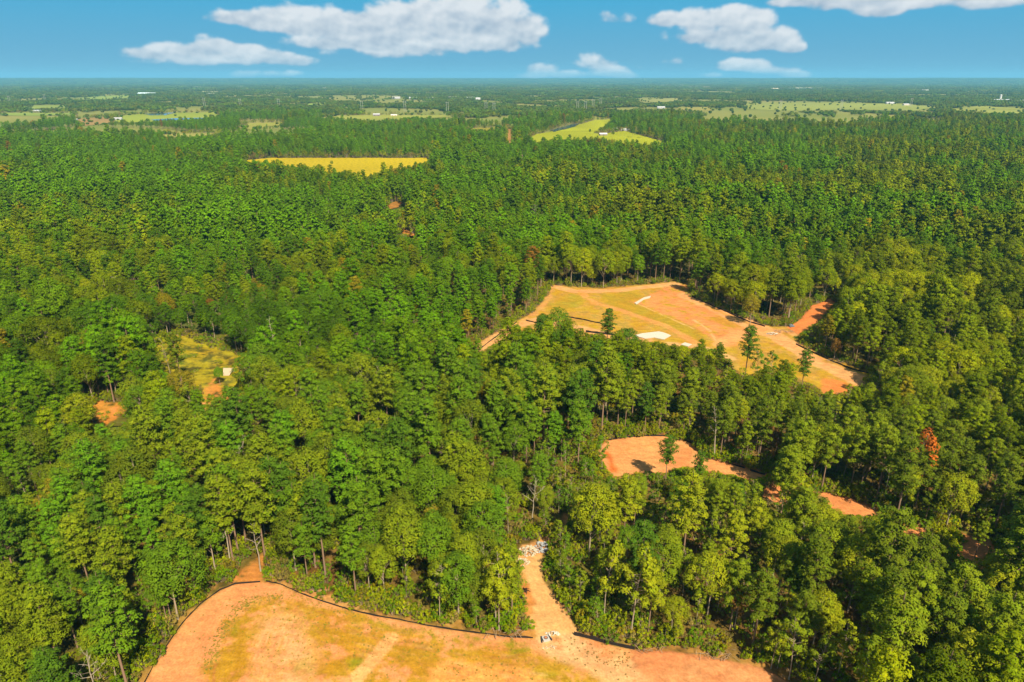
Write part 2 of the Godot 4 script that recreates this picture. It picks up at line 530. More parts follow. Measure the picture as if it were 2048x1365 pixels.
func make_sky() -> PanoramaSkyMaterial:
	var fine := FastNoiseLite.new()
	fine.seed = 5
	fine.frequency = 0.035
	fine.fractal_octaves = 6
	fine.fractal_gain = 0.56
	var blobs: Array = [[-20.18, 4.02, 2.03, 0.58, 1.00], [-17.13, 3.96, 3.00, 1.04, 1.10], [-13.98, 3.76, 3.27, 1.13, 1.10], [-11.11, 3.32, 3.35, 1.49, 1.15], [-8.48, 3.76, 3.57, 1.69, 1.20], [-5.47, 4.06, 3.79, 1.75, 1.20], [-2.44, 3.97, 3.62, 1.76, 1.20], [0.42, 3.32, 2.10, 1.44, 1.10], [-4.76, 2.47, 6.15, 0.91, 1.10], [-12.28, 2.49, 4.85, 0.75, 0.95], [-7.83, 1.89, 5.75, 0.63, 0.75], [-15.08, 3.41, 3.25, 0.67, 0.90], [-26.03, 1.72, 1.90, 0.45, 1.00], [-24.44, 1.80, 1.79, 0.58, 1.05], [-22.12, 2.10, 1.50, 0.72, 1.10], [-21.16, 1.78, 2.39, 0.73, 1.10], [-19.15, 1.54, 2.10, 0.74, 1.10], [-17.43, 1.35, 1.96, 0.55, 1.05], [-16.03, 1.15, 1.26, 0.41, 0.90], [-21.58, 1.18, 5.20, 0.47, 0.80], [-18.96, 0.31, 2.66, 0.31, 0.85], [-25.13, 1.47, 2.59, 0.39, 0.90], [11.67, 4.06, 1.27, 0.60, 1.10], [14.03, 3.96, 1.78, 0.86, 1.15], [16.14, 4.05, 1.74, 0.85, 1.10], [17.57, 3.76, 1.71, 1.05, 1.15], [19.09, 2.61, 1.87, 0.92, 1.15], [20.52, 2.06, 0.94, 0.46, 1.00], [15.20, 3.00, 3.16, 0.94, 1.10], [17.75, 2.23, 3.09, 0.67, 1.00], [7.79, 4.18, 1.27, 0.51, 0.80], [7.10, 4.52, 0.60, 0.34, 0.70], [2.18, 0.62, 1.32, 0.51, 1.00], [4.14, 0.25, 2.32, 0.36, 0.95], [6.43, 1.05, 1.53, 0.78, 0.85], [7.61, 0.40, 1.91, 0.50, 1.00], [1.41, 0.18, 1.17, 0.29, 0.90], [8.77, 0.18, 0.99, 0.29, 0.90], [16.85, 0.87, 1.27, 0.48, 1.00], [18.27, 0.79, 1.39, 0.55, 1.05], [19.71, 0.45, 1.54, 0.41, 0.95], [21.11, 0.24, 1.01, 0.27, 0.80], [15.05, 0.21, 0.87, 0.21, 0.90], [20.77, 5.02, 2.27, 0.44, 1.00], [23.38, 4.81, 2.50, 0.56, 1.00], [25.92, 4.47, 1.81, 0.73, 1.05], [27.99, 4.57, 1.17, 0.42, 0.85], [29.99, 4.60, 1.94, 0.47, 1.00], [31.69, 4.40, 1.35, 0.46, 1.00], [33.52, 4.48, 1.29, 0.40, 1.00], [25.17, 5.29, 5.84, 0.67, 1.10], [31.27, 5.11, 3.18, 0.63, 1.10], [12.27, 1.24, 0.81, 0.42, 0.60], [9.68, 0.79, 0.53, 0.25, 0.55]]
	# cumulus of the same size all round the horizon and higher up
	rng.seed = 77
	for k in 130:
		var az := rng.randf_range(-180, 180)
		var el := rng.randf_range(1.0, 9.0) if k < 70 else rng.randf_range(9.0, 62.0)
		if absf(az) < 42 and el < 9.5: continue
		var grow := 1.0 + el / 16.0
		for j in 6:
			blobs.append([az + rng.randf_range(-3.2, 3.2) * grow, el + rng.randf_range(-0.4, 0.7) * grow, rng.randf_range(1.4, 3.6) * grow, rng.randf_range(0.7, 1.5) * grow, rng.randf_range(0.9, 1.15)])
	var white := Color(0.80, 0.83, 0.86)
	var grey := Color(0.37, 0.47, 0.59)
	var im := Image.create_empty(720, 360, false, Image.FORMAT_RGBF)
	_fill_sky(im, 0, 180, 4.0, blobs, fine, white, grey, -180.0, 90.0, 0.5)
	im.resize(4096, 2048, Image.INTERPOLATE_CUBIC)
	var px := 360.0 / 4096.0
	var rows := int(11.0 / px)
	var strip := Image.create_empty(4096, rows, false, Image.FORMAT_RGBF)
	_fill_sky(strip, 0, rows, 1.0, blobs, fine, white, grey, -180.0, rows * px, px)
	im.blit_rect(strip, Rect2i(0, 0, 4096, rows), Vector2i(0, 1024 - rows))
	var s := PanoramaSkyMaterial.new()
	s.panorama = ImageTexture.create_from_image(im)
	s.energy_multiplier = 0.5
	return s

func _fill_sky(im: Image, from: int, to: int, _scale: float, blobs: Array, fine: FastNoiseLite, white: Color, grey: Color, az0: float, el0: float, px: float) -> void:
	for y in im.get_height():
		var el := el0 - (y + 0.5) * px
		if el < 0.0:
			for x in im.get_width(): im.set_pixel(x, y, Color(0.10, 0.12, 0.05))
			continue
		var row := []
		for b in blobs:
			if absf(el - b[1]) < b[3] * 1.6: row.append(b)
		for x in im.get_width():
			var az := fposmod(az0 + (x + 0.5) * px + 360.0, 360.0) - 180.0
			var c := sky_color(el, az)
			var here := []
			for b in row:
				var d: float = absf(az - b[0])
				if minf(d, 360.0 - d) < b[2] * 1.5: here.append(b if d < 180.0 else [b[0] + (360.0 if az > 0 else -360.0), b[1], b[2], b[3], b[4]])
			if here.size():
				var q := cloud_at(az, el, here, fine)
				if q.x > 0.0:
					c = c.lerp(grey.lerp(white, q.y), q.x * 0.96 * smoothstep(-0.7, 0.6, el))
			im.set_pixel(x, y, c)

# ================================================================ the scene
func _ready() -> void:
	rng.seed = 4
	var cam := Camera3D.new()
	cam.name = "camera"
	cam.position = Vector3(0, EYE, 0)
	cam.rotation_degrees = Vector3(-21.042, 0, 0)
	cam.fov = 53.097
	cam.near = 1.0
	cam.far = 120000.0
	add_child(cam)
	cam.current = true
	var env := Environment.new()
	env.background_mode = Environment.BG_SKY
	env.sky = Sky.new()
	env.sky.sky_material = make_sky()
	env.tonemap_mode = Environment.TONE_MAPPER_LINEAR
	env.tonemap_exposure = 2.0
	env.sdfgi_enabled = true
	env.ssao_enabled = true
	env.ssil_enabled = true
	env.fog_enabled = true
	env.fog_density = 0.000044
	env.fog_light_color = Color(0.42, 0.70, 0.82)
	var we := WorldEnvironment.new()
	we.name = "world_environment"
	we.environment = env
	add_child(we)
	var sun := DirectionalLight3D.new()
	sun.name = "sun"
	sun.light_color = Color(1.0, 0.95, 0.86)
	sun.light_energy = 1.6
	sun.light_angular_distance = 0.5
	sun.shadow_enabled = true
	add_child(sun)
	sun.look_at_from_position(Vector3.ZERO, -Vector3(0.40, 1.05, 0.86))
	rng.seed = 11
	noise_low.seed = 3
	noise_low.frequency = 0.006
	noise_mid.seed = 8
	noise_mid.frequency = 0.09
	noise_mid.fractal_octaves = 4
	noise_hi.seed = 21
	noise_hi.frequency = 0.5
	noise_hi.fractal_octaves = 3
	noise_field.seed = 12
	noise_field.frequency = 0.0016
	noise_field.fractal_octaves = 3
	_materials()
	_open_ground()
	_terrain()
	_sites()
	_far_fields()
	_plants()
	_fences()
	_site_things()
	_buildings()
	_named_trees()
	_forest()

func _materials() -> void:
	bark_pine = mat(Color(0.24, 0.155, 0.095), 0.95, "pine bark")
	bark_grey = mat(Color(0.33, 0.26, 0.17), 0.95, "grey bark")
	bark_dead = mat(Color(0.36, 0.30, 0.21), 0.9, "dead wood")
	leaf_mat = StandardMaterial3D.new()
	leaf_mat.resource_name = "leaves"
	leaf_mat.vertex_color_use_as_albedo = true
	leaf_mat.roughness = 0.8
	leaf_mat.metallic_specular = 0.12

const LOT := [Vector2(-73.5, -94.3), Vector2(-71.6, -100.5), Vector2(-71.6, -108.6), Vector2(-71, -117), Vector2(-69.7, -121.2), Vector2(-67.2, -126), Vector2(-64.5, -128.1), Vector2(-58.9, -128.8), Vector2(-53.9, -127.6), Vector2(-48.4, -124.7), Vector2(-42, -122), Vector2(-33.5, -119), Vector2(-24.3, -116.5), Vector2(-15.4, -114.4), Vector2(-6.8, -112.7), Vector2(5, -111.4), Vector2(13.3, -112.1), Vector2(18.4, -110.6), Vector2(25.3, -108.3), Vector2(32.4, -107.9), Vector2(38.4, -107), Vector2(43.1, -105.7), Vector2(47.8, -104.7), Vector2(51.2, -102.9), Vector2(54.1, -100.1), Vector2(57.5, -94.3), Vector2(55.2, -77.2), Vector2(-1.6, -56.6), Vector2(-55.3, -69.5)]
const TRACK := [Vector2(5, -111), Vector2(3.9, -117.7), Vector2(2.6, -126.3), Vector2(1.9, -133.2), Vector2(1, -138.3), Vector2(2.8, -142.2), Vector2(5.8, -143), Vector2(7.3, -138.7), Vector2(7.4, -135), Vector2(7.5, -129.7), Vector2(8.8, -126.3), Vector2(10.8, -122.3), Vector2(13.2, -117), Vector2(14.6, -112.7)]
const TRACK_ON := [Vector2(2, -138.3), Vector2(7.5, -138.3), Vector2(15.1, -148.7), Vector2(22.8, -158.7), Vector2(29.3, -171.2), Vector2(26.7, -173.8), Vector2(19, -162.3), Vector2(11.4, -150.8)]
const ROUND := [Vector2(26.9, -188.3), Vector2(29.1, -193), Vector2(32, -196.3), Vector2(40.4, -198.3), Vector2(50.4, -198.9), Vector2(58.2, -193.7), Vector2(59.6, -188.3), Vector2(56.2, -182.3), Vector2(45.7, -176.3), Vector2(36.7, -176.3), Vector2(30.4, -173.8), Vector2(28.5, -179.4)]
const LANE := [Vector2(57.3, -189.8), Vector2(63.8, -182), Vector2(70.6, -179.4), Vector2(75.5, -175.2), Vector2(71.3, -172.5), Vector2(62.2, -176.6), Vector2(53.9, -179.4)]
const LANE_GAP := [Vector2(87.8, -166.3), Vector2(94.7, -162.8), Vector2(100.1, -159.4), Vector2(97.3, -154.4), Vector2(89.3, -153.9), Vector2(87, -159.4)]
const LANE_GAP_B := [Vector2(102, -151.3), Vector2(109.5, -149.8), Vector2(104.5, -140.6), Vector2(101.2, -140.6)]
const LANE_GAP_C := [Vector2(117.6, -148.7), Vector2(124.3, -147), Vector2(119.7, -139.8), Vector2(113.5, -136.1), Vector2(110.6, -137.9)]
const LANE_LINE := [Vector2(52.2, -185.3), Vector2(67.3, -173.8), Vector2(81.5, -164.8), Vector2(94, -155.3), Vector2(105.5, -144.6), Vector2(116.4, -139.6), Vector2(127.7, -131.4)]
const UPPER := [Vector2(23.9, -374.3), Vector2(35.5, -370.4), Vector2(49.3, -367.4), Vector2(75.9, -375.4), Vector2(94.2, -380.5), Vector2(100.5, -375.4), Vector2(94.2, -356.1), Vector2(103, -338.5), Vector2(112.4, -318.6), Vector2(119.8, -304.1), Vector2(130.4, -304.1), Vector2(127.4, -281.3), Vector2(132.2, -266.8), Vector2(142.5, -251), Vector2(136.9, -241.4), Vector2(126.9, -232.4), Vector2(117.5, -232.4), Vector2(115.6, -239.1), Vector2(112.1, -247.6), Vector2(104.3, -253.6), Vector2(91.5, -245.2), Vector2(90.9, -263), Vector2(88.4, -276.5), Vector2(79.9, -277.1), Vector2(69.6, -280.1), Vector2(59.7, -286.2), Vector2(53.3, -295.3), Vector2(39.5, -286.2), Vector2(29.1, -295.3), Vector2(25.1, -304.1), Vector2(13, -297.2), Vector2(1.9, -299.3), Vector2(-13.4, -273), Vector2(-16.7, -278.9), Vector2(1.4, -311.2), Vector2(11.6, -326.3), Vector2(18.2, -348.8)]
const BEYOND_ENTRANCE := [Vector2(130.4, -304.1), Vector2(140.6, -314.8), Vector2(155.7, -336.8), Vector2(170, -348.8), Vector2(170.1, -341.9), Vector2(150.3, -314.8), Vector2(137.8, -300.6), Vector2(131.4, -292.6)]
const GLADE := [Vector2(-154.5, -275.4), Vector2(-157.3, -287.5), Vector2(-156.8, -293.3), Vector2(-150.1, -292.6), Vector2(-138.5, -282.5), Vector2(-126.3, -274.2), Vector2(-111.7, -266.3), Vector2(-111.6, -254.6), Vector2(-107, -241.4), Vector2(-102.3, -226), Vector2(-104.4, -219.4), Vector2(-113, -222.7), Vector2(-117.5, -236.8), Vector2(-123.4, -238.2), Vector2(-131.3, -243.7), Vector2(-141.5, -256.1)]
const CUT := [Vector2(-151.5, -221), Vector2(-151, -226), Vector2(-145.6, -223.5), Vector2(-140.9, -223.5), Vector2(-137.2, -217.9), Vector2(-136.4, -211), Vector2(-137.8, -206.6), Vector2(-141.8, -208)]
const FIELD_GOLD := [Vector2(-390, -1003.1), Vector2(-358.8, -1042.6), Vector2(-240.2, -1042.6), Vector2(-129, -1042.6), Vector2(-117.1, -1016), Vector2(-125.4, -954.8), Vector2(-144.3, -900.3), Vector2(-170, -865.6), Vector2(-171.2, -824.5), Vector2(-202, -870.4), Vector2(-228.9, -865.6), Vector2(-276.1, -910.7), Vector2(-319.5, -954.8), Vector2(-358.5, -978.4)]
const FIELD_BARN := [Vector2(30.2, -1383.3), Vector2(54.2, -1511.7), Vector2(96.5, -1600.5), Vector2(156.3, -1773.4), Vector2(235.7, -2036), Vector2(288.9, -2061.3), Vector2(218.9, -1717.9), Vector2(175.2, -1540.2), Vector2(186.9, -1511.7), Vector2(253.7, -1600.5), Vector2(284, -1315.9), Vector2(253.1, -1226), Vector2(204.9, -1284.6), Vector2(170, -1371.6), Vector2(100.8, -1348.8), Vector2(46.2, -1284.6)]
const POND := [Vector2(83.1, -1600.5), Vector2(111.9, -1700.1), Vector2(147, -1812.5), Vector2(178.1, -1874.3), Vector2(157.1, -1754.5), Vector2(122.5, -1648.8), Vector2(92.5, -1569.8)]
const SPOT_A := [Vector2(-116.5, -639.5), Vector2(-112.1, -658.9), Vector2(-103.2, -650.4), Vector2(-103.1, -631.5), Vector2(-109.8, -616.1)]
const SPOT_B := [Vector2(-88.3, -534.6), Vector2(-83, -530.8), Vector2(-73, -508.8), Vector2(-74.9, -500.1), Vector2(-82.9, -514.1)]
const RIDE := [Vector2(-11.7, -1665.6), Vector2(0, -1665.6), Vector2(1.9, -1315.9), Vector2(-10.6, -1254.7)]
const FIELDS := [[Vector2(-1238.3, -2257.7), Vector2(-1236.7, -2457.6), Vector2(-1029.5, -2494.4), Vector2(-917.7, -2257.7), Vector2(-896.9, -2061.3), Vector2(-951.1, -1963.5), Vector2(-1038.2, -1895.9), Vector2(-1134.6, -2036)], [Vector2(-663.4, -1736), Vector2(-686.2, -1874.3), Vector2(-621.8, -1940.4), Vector2(-577.9, -1812.5), Vector2(-600.2, -1736), Vector2(-599.6, -1632.4)], [Vector2(-587.8, -2141.2), Vector2(-547.9, -2288.7), Vector2(-426.2, -2320.7), Vector2(-189.5, -2288.7), Vector2(-189.8, -2197.9), Vector2(-314.3, -2011.2), Vector2(-389.2, -1963.5), Vector2(-474.3, -2036)], [Vector2(1098.4, -3407.6), Vector2(1316.1, -3551.4), Vector2(1601.9, -3478), Vector2(1793.3, -3340), Vector2(1770, -2984), Vector2(1461.5, -2611.5), Vector2(1264.6, -2695.7), Vector2(971.9, -2611.5), Vector2(910, -2785.5)], [Vector2(652.3, -2931.8), Vector2(818.8, -2984), Vector2(744, -2653), Vector2(635.7, -2571.3)], [Vector2(1655.7, -2739.9), Vector2(2005.7, -3094), Vector2(2001.7, -2785.5), Vector2(1744.3, -2421.9), Vector2(1598.8, -2457.6)], [Vector2(-2575.2, -4270.1), Vector2(-2774.7, -4886.2), Vector2(-2728.6, -5184.9), Vector2(-2323.9, -4380.7), Vector2(-2285.9, -3969.3)], [Vector2(-2087.2, -3094), Vector2(-1988, -3212.4), Vector2(-1775.9, -2881.4), Vector2(-1862.6, -2785.5)], [Vector2(-1749.1, -2457.6), Vector2(-1646.6, -2457.6), Vector2(-1510, -2457.6), Vector2(-1411.1, -2320.7), Vector2(-1514.9, -2257.7), Vector2(-1630.9, -2288.7)], [Vector2(-2767.5, -6346.5), Vector2(-3840.8, -10104.6), Vector2(-3645.8, -11457.5), Vector2(-2376, -6857.6), Vector2(-2258.3, -5522.1)], [Vector2(-956.7, -3340), Vector2(-918.3, -3551.4), Vector2(-836.3, -3274.9), Vector2(-881.8, -3152.1)], [Vector2(-99, -1682.7), Vector2(-29.2, -1736), Vector2(-14, -1665.6), Vector2(-71.2, -1585), Vector2(-105.5, -1600.5)], [Vector2(674.3, -3969.3), Vector2(985.2, -4380.7), Vector2(906.2, -3791), Vector2(639.8, -3478)], [Vector2(-734.3, -1484.2), Vector2(-705, -1511.7), Vector2(-631.5, -1540.2), Vector2(-634, -1444.7), Vector2(-683.2, -1419.5)], [Vector2(-1271.7, -2087.3), Vector2(-1245.9, -2197.9), Vector2(-1075.6, -1940.4), Vector2(-1059.5, -1773.4)]]

func _open_ground() -> void:
	open_area(LOT, 1.6)
	open_area(TRACK, 0.8, true, true)
	open_area(ROUND, 0.6, true, true)
	open_area(LANE, 0.3, true, true)
	open_area(LANE_GAP, 0.0, true, false)
	open_area(LANE_GAP_B, 0.0, true, false)
	open_area(LANE_GAP_C, 0.0, true, true)
	open_area(UPPER, 1.0)
	open_area(BEYOND_ENTRANCE, 0.0)
	open_area(GLADE, 0.3)
	open_area([Vector2(55.7, -299.9), Vector2(75.3, -299.9), Vector2(72.1, -285.6), Vector2(62.1, -286.9), Vector2(54, -290)], 0.0, true, true)
	open_area([Vector2(1.2, -135.3), Vector2(1.5, -141), Vector2(4.6, -143.8), Vector2(9, -143.4), Vector2(9.1, -138.3), Vector2(7.4, -135)], 1.5, true, true)
	open_area([Vector2(-66, -134.1), Vector2(-64.7, -138.3), Vector2(-61.7, -139.8), Vector2(-59.8, -135), Vector2(-59.3, -130), Vector2(-63.9, -129.7)], 0.0, true, true)
	open_area(CUT, 0.0, true, true)
	open_area(FIELD_GOLD, 3.0)
	open_area(FIELD_BARN, 3.0)
	open_area(RIDE, 0.0)
	open_area(SPOT_A, 0.0, true, true)
	open_area(SPOT_B, 0.0, true, true)
	open_area(POND, 4.0, true, true)
	for f in FIELDS: open_area(f, 0.0)
	landmarks = [["the white rock pile", Vector2(3.5, -139.1)], ["the white drain inlet", Vector2(7.1, -111.4)], ["the round orange clearing", Vector2(43.1, -186.2)], ["the orange dead pine", Vector2(119.3, -170.4)], ["the silt fence bend", Vector2(-68.6, -123.9)], ["the grassy glade", Vector2(-124.1, -253.6)], ["the dirt track", Vector2(7.4, -122.3)], ["the upper site", Vector2(79.5, -314.8)], ["the pinkish spoil bank", Vector2(41.6, -104.1)], ["the orange footpath", Vector2(-62.5, -134.1)], ["the lower fence", Vector2(-24.3, -116.2)], ["the orange road gap", Vector2(117.4, -141.6)], ["the big leaning pine", Vector2(-74.5, -96.5)], ["the small road gap", Vector2(104.2, -144.6)], ["the bare forked tree", Vector2(-76.2, -148.7)]]

func land(v: Vector2) -> float:
	var r := v.length()
	if r < 14000.0: return 0.0
	return smoothstep(14000.0, 23500.0, r) * (104.0 + 16.0 * noise_low.get_noise_2dv(v * 0.06) + 7.0 * noise_low.get_noise_2dv(v * 0.3))

func _terrain() -> void:
	var g := Geo.new()
	var rings := [0.0]
	var r := 40.0
	while r < 24500.0:
		rings.append(r)
		r *= 1.1
	var spokes := 180
	for k in rings.size():
		for s in spokes:
			var a: float = TAU * s / spokes
			var v: Vector2 = Vector2(cos(a), sin(a)) * rings[k]
			g.p.append(Vector3(v.x, land(v) - 0.6, v.y))
			g.n.append(Vector3.UP)
			var f: float = rings[k]
			var n := 0.5 + noise_low.get_noise_2dv(v * 0.25) + 0.4 * noise_mid.get_noise_2dv(v * 0.05)
			var c := Color(0.10, 0.085, 0.03).lerp(Color(0.09, 0.11, 0.02), clampf(n, 0, 1))
			if f > 1250: c = c.lerp(Color(0.15, 0.18, 0.03).lerp(Color(0.24, 0.22, 0.055), clampf(n, 0, 1)), smoothstep(1250, 1700, f))
			if f > 11000: c = c.lerp(Color(0.035, 0.06, 0.016), smoothstep(11000, 18000, f))
			g.c.append(c)
	for k in rings.size() - 1:
		for s in spokes:
			var a := k * spokes + s
			var b := k * spokes + (s + 1) % spokes
			g.i.append(a); g.i.append(b + spokes); g.i.append(b); g.i.append(a); g.i.append(a + spokes); g.i.append(b + spokes)
	var m := ground_mat(0.012, 0.0)
	tag(put("ground", g.mesh(), m), "wide level land under the forest and pastures out to the horizon", "ground", "", "structure")

const SOIL := Color(0.69, 0.285, 0.100)
const SOIL_RED := Color(0.61, 0.19, 0.05)
const SOIL_PALE := Color(0.74, 0.37, 0.155)
const DRY := Color(0.44, 0.235, 0.016)
const GREENISH := Color(0.25, 0.24, 0.012)
const LITTER := Color(0.22, 0.125, 0.035)

func _sites() -> void:
	var fine := ground_mat(0.09, 4.0)
	# the near lot, the track, the round clearing and the lane
	var s := Site.new(self, Rect2(-96, -216, 240, 172), 0.42, LITTER)
	s.paint(LOT, Color(0.42, 0.22, 0.05), 2.5, 3.0, 0.9, 0.15, 3.5)
	s.paint([Vector2(-66.8, -122.3), Vector2(-66.9, -129.7), Vector2(-63.6, -135.3), Vector2(-61.7, -140.6), Vector2(-59.6, -135), Vector2(-59, -129.7), Vector2(-55.6, -127.6), Vector2(-62.8, -126.6)], Color(0.55, 0.22, 0.05), 0.8, 1.0, 0.9, 0.3)
	s.paint([Vector2(-55.8, -128.3), Vector2(-49.6, -128.8), Vector2(-39.1, -123.9), Vector2(-29.1, -118.7), Vector2(-33.2, -117.7), Vector2(-48.1, -123.9)], Color(0.60, 0.30, 0.09), 1.0, 1.6, 0.8, 0.2)
	s.paint([Vector2(4, -119.2), Vector2(1.8, -124.7), Vector2(1.3, -118.4), Vector2(2.7, -112.4), Vector2(4.8, -112)], Color(0.55, 0.25, 0.06), 0.8, 1.0, 0.8, 0.25)
	s.paint(LOT, SOIL, 0.5, 0.4)
	s.paint(LOT, SOIL_RED, 1.0, 1.0, 0.30, -0.15)
	s.paint(LOT, SOIL_PALE, 1.0, 1.0, 0.35, -0.2)
	s.paint([Vector2(-58.7, -96.5), Vector2(-60.9, -104.7), Vector2(-61.6, -112), Vector2(-61.1, -119.2), Vector2(-58.1, -123.1), Vector2(-50.4, -123.7), Vector2(-42.9, -121.2), Vector2(-28.5, -115.8), Vector2(-13.1, -111.8), Vector2(3.7, -108.6), Vector2(11.7, -104.7), Vector2(19.9, -98.7), Vector2(10.3, -77.2), Vector2(-42.8, -77.2)], DRY, 1.4, 2.2, 0.95, 0.36)
	s.paint([Vector2(-50.6, -96.5), Vector2(-54.4, -108.6), Vector2(-55.9, -117), Vector2(-51.3, -119.7), Vector2(-44.8, -116.2), Vector2(-39.3, -107.3), Vector2(-38.5, -98.7), Vector2(-38.6, -91.1)], Color(0.74, 0.35, 0.135), 2.0, 2.0, 0.95, 0.3)
	s.paint([Vector2(-42, -109.9), Vector2(-35.6, -113.8), Vector2(-24.6, -111.3), Vector2(-32.1, -102.9), Vector2(-38.3, -103.5)], Color(0.50, 0.26, 0.02), 1.5, 1.5, 0.6, 0.2)
	s.paint([Vector2(-19, -94.3), Vector2(-17.3, -102.9), Vector2(-14.6, -106.3), Vector2(-9.5, -106.3), Vector2(-3.9, -104), Vector2(3.6, -102.9), Vector2(9.3, -99.7), Vector2(11.8, -94.3), Vector2(-2.1, -86.1)], Color(0.74, 0.325, 0.075), 1.2, 1.5, 1.0, 0.5)
	s.paint([Vector2(-25.4, -111.6), Vector2(-26.8, -108.6), Vector2(-29, -104.5), Vector2(-31.5, -99.9), Vector2(-34, -94.3)], Color(0.78, 0.37, 0.12), 0.35, 0.25, 1.0, 0.0, 1.6)
	for q in [[[Vector2(-30.3, -116.5), Vector2(-25.2, -115.1), Vector2(-19.6, -113.8), Vector2(-23.9, -113.8)], 0.8], [[Vector2(-21.9, -114.6), Vector2(-15.3, -113.2), Vector2(-9.9, -112), Vector2(-17.3, -112.1)], 0.8], [[Vector2(-9.9, -112.4), Vector2(-3.6, -111), Vector2(2.7, -110.2), Vector2(-4.6, -109.9)], 0.8], [[Vector2(-33.8, -105.7), Vector2(-30.9, -106.5), Vector2(-29.6, -105), Vector2(-32.4, -104.1)], 0.9], [[Vector2(-45.2, -104.1), Vector2(-41.9, -105.7), Vector2(-39.9, -102.9), Vector2(-42.5, -101.1)], 0.5], [[Vector2(-0.9, -109.1), Vector2(3.7, -109.7), Vector2(4.2, -108.1), Vector2(0.6, -107.3)], 0.8], [[Vector2(-39, -112.4), Vector2(-36.4, -112.7), Vector2(-35.6, -111), Vector2(-38.1, -110.7)], 0.6], [[Vector2(-60.8, -114.1), Vector2(-59.7, -117), Vector2(-58.4, -114.8), Vector2(-59, -111.3)], 0.5], [[Vector2(-23.4, -107), Vector2(-20.9, -107.3), Vector2(-20.5, -106.3), Vector2(-22.7, -106)], 0.6], [[Vector2(4.6, -102.9), Vector2(8.5, -102.3), Vector2(6.5, -101.1)], 0.5]]:
		s.paint(q[0], GREENISH, 1.2, 1.2, q[1], 0.3)
	for k in 9:   # faint wheel marks that follow the edge of the lot
		s.paint([Vector2(-63.2, -124.7) + Vector2(0, k * 0.9), Vector2(-52.4, -123.1) + Vector2(0, k * 1.1), Vector2(-35.3, -117) + Vector2(0, k * 1.2), Vector2(-13.1, -112) + Vector2(0, k * 1.3), Vector2(6.7, -106) + Vector2(0, k * 1.3)], (SOIL_PALE if k % 2 else Color(0.40, 0.21, 0.03)), 0.3, 0.5, 0.32, -0.05, 0.24)
	for k in 6:
		s.paint([Vector2(-47, -94.3) + Vector2(k * 1.3, 0), Vector2(-52.6, -104.7) + Vector2(k * 1.2, 0), Vector2(-54.1, -114.8) + Vector2(k * 1.4, 0), Vector2(-49.9, -120.3) + Vector2(k * 1.7, k * 0.5)], (SOIL_RED if k % 2 else DRY), 0.35, 0.6, 0.5, -0.05, 0.28)
	for arc in [[Vector2(8.9, -109.9), Vector2(-2.5, -107.3), Vector2(-14.8, -108.6), Vector2(-27.8, -112), Vector2(-42.2, -118.4), Vector2(-54.4, -122.3), Vector2(-60.6, -117.7), Vector2(-59.7, -104.7), Vector2(-56.4, -94.3)], [Vector2(10.9, -108.6), Vector2(1.6, -104.1), Vector2(-9.3, -102.9), Vector2(-22.5, -104.7), Vector2(-33.4, -108.6), Vector2(-45.3, -114.1), Vector2(-51.3, -112.7), Vector2(-52.6, -104.7), Vector2(-49.8, -94.3)], [Vector2(8, -112), Vector2(10.8, -107.3), Vector2(20.6, -104.1), Vector2(37.1, -102.3), Vector2(52, -99.7)], [Vector2(-52.7, -123.9), Vector2(-41, -113.8), Vector2(-33.6, -104.7), Vector2(-28.4, -94.3)], [Vector2(10, -110.6), Vector2(3.6, -104.7), Vector2(-1.3, -98.7), Vector2(-4, -92.1)]]:
		for side in [-0.9, 0.9]:
			var rut := []
			for v in arc: rut.append(v + Vector2(0.35, 1.0) * float(side))
			s.paint(rut, Color(0.50, 0.20, 0.055), 0.2, 0.25, 0.55, 0.2, 0.16, -0.05)
	s.paint([Vector2(5.8, -109.7), Vector2(16.3, -110.6), Vector2(24.4, -107.9), Vector2(27.3, -102.3), Vector2(29.5, -98.7), Vector2(20, -99.7), Vector2(13.6, -104.1), Vector2(6.7, -107)], Color(0.66, 0.38, 0.16), 1.0, 1.4, 0.75, 0.25)
	s.paint([Vector2(24.5, -108.1), Vector2(32.4, -107.9), Vector2(43.1, -105.7), Vector2(51.2, -102.9), Vector2(54.8, -99.3), Vector2(45.1, -96.5), Vector2(29.4, -98.2), Vector2(24.9, -102.9)], Color(0.62, 0.235, 0.085), 0.5, 0.6, 0.95, 0.7, -1.0, 0.35)
	s.paint([Vector2(26.7, -99.3), Vector2(39.3, -102.9), Vector2(52.2, -100.1)], Color(0.66, 0.29, 0.11), 1.2, 1.2, 0.8, 0.3, 2.0)
	s.paint(TRACK, Color(0.68, 0.36, 0.125), 0.5, 0.5)
	s.paint([Vector2(4.4, -112), Vector2(3.7, -118.4), Vector2(2.8, -125.5), Vector2(2.4, -131.4)], Color(0.55, 0.25, 0.055), 0.4, 0.4, 0.8, 0.3, 0.9)
	s.paint([Vector2(6.2, -112.9), Vector2(5.7, -119.2), Vector2(4.4, -126.3), Vector2(4.1, -133.2)], Color(0.74, 0.44, 0.16), 0.3, 0.3, 0.6, 0.1, 0.35)
	s.paint([Vector2(8.1, -112.9), Vector2(7.3, -119.2), Vector2(5.5, -126.3), Vector2(5.3, -133.2)], Color(0.74, 0.43, 0.16), 0.3, 0.3, 0.5, 0.1, 0.35)
	s.paint([Vector2(3.3, -127.6), Vector2(3.7, -124.7), Vector2(4.3, -122.3)], Color(0.52, 0.19, 0.04), 0.4, 0.4, 0.8, 0.2, 0.9)
	s.paint(TRACK_ON, Color(0.60, 0.28, 0.09), 0.8, 0.8)
	s.paint([Vector2(4.4, -111.8), Vector2(9.2, -113.8), Vector2(13.9, -113.2), Vector2(17.3, -109.9), Vector2(11.9, -107.3), Vector2(6.3, -107.9)], Color(0.72, 0.44, 0.19), 1.0, 1.0, 0.75, 0.2)
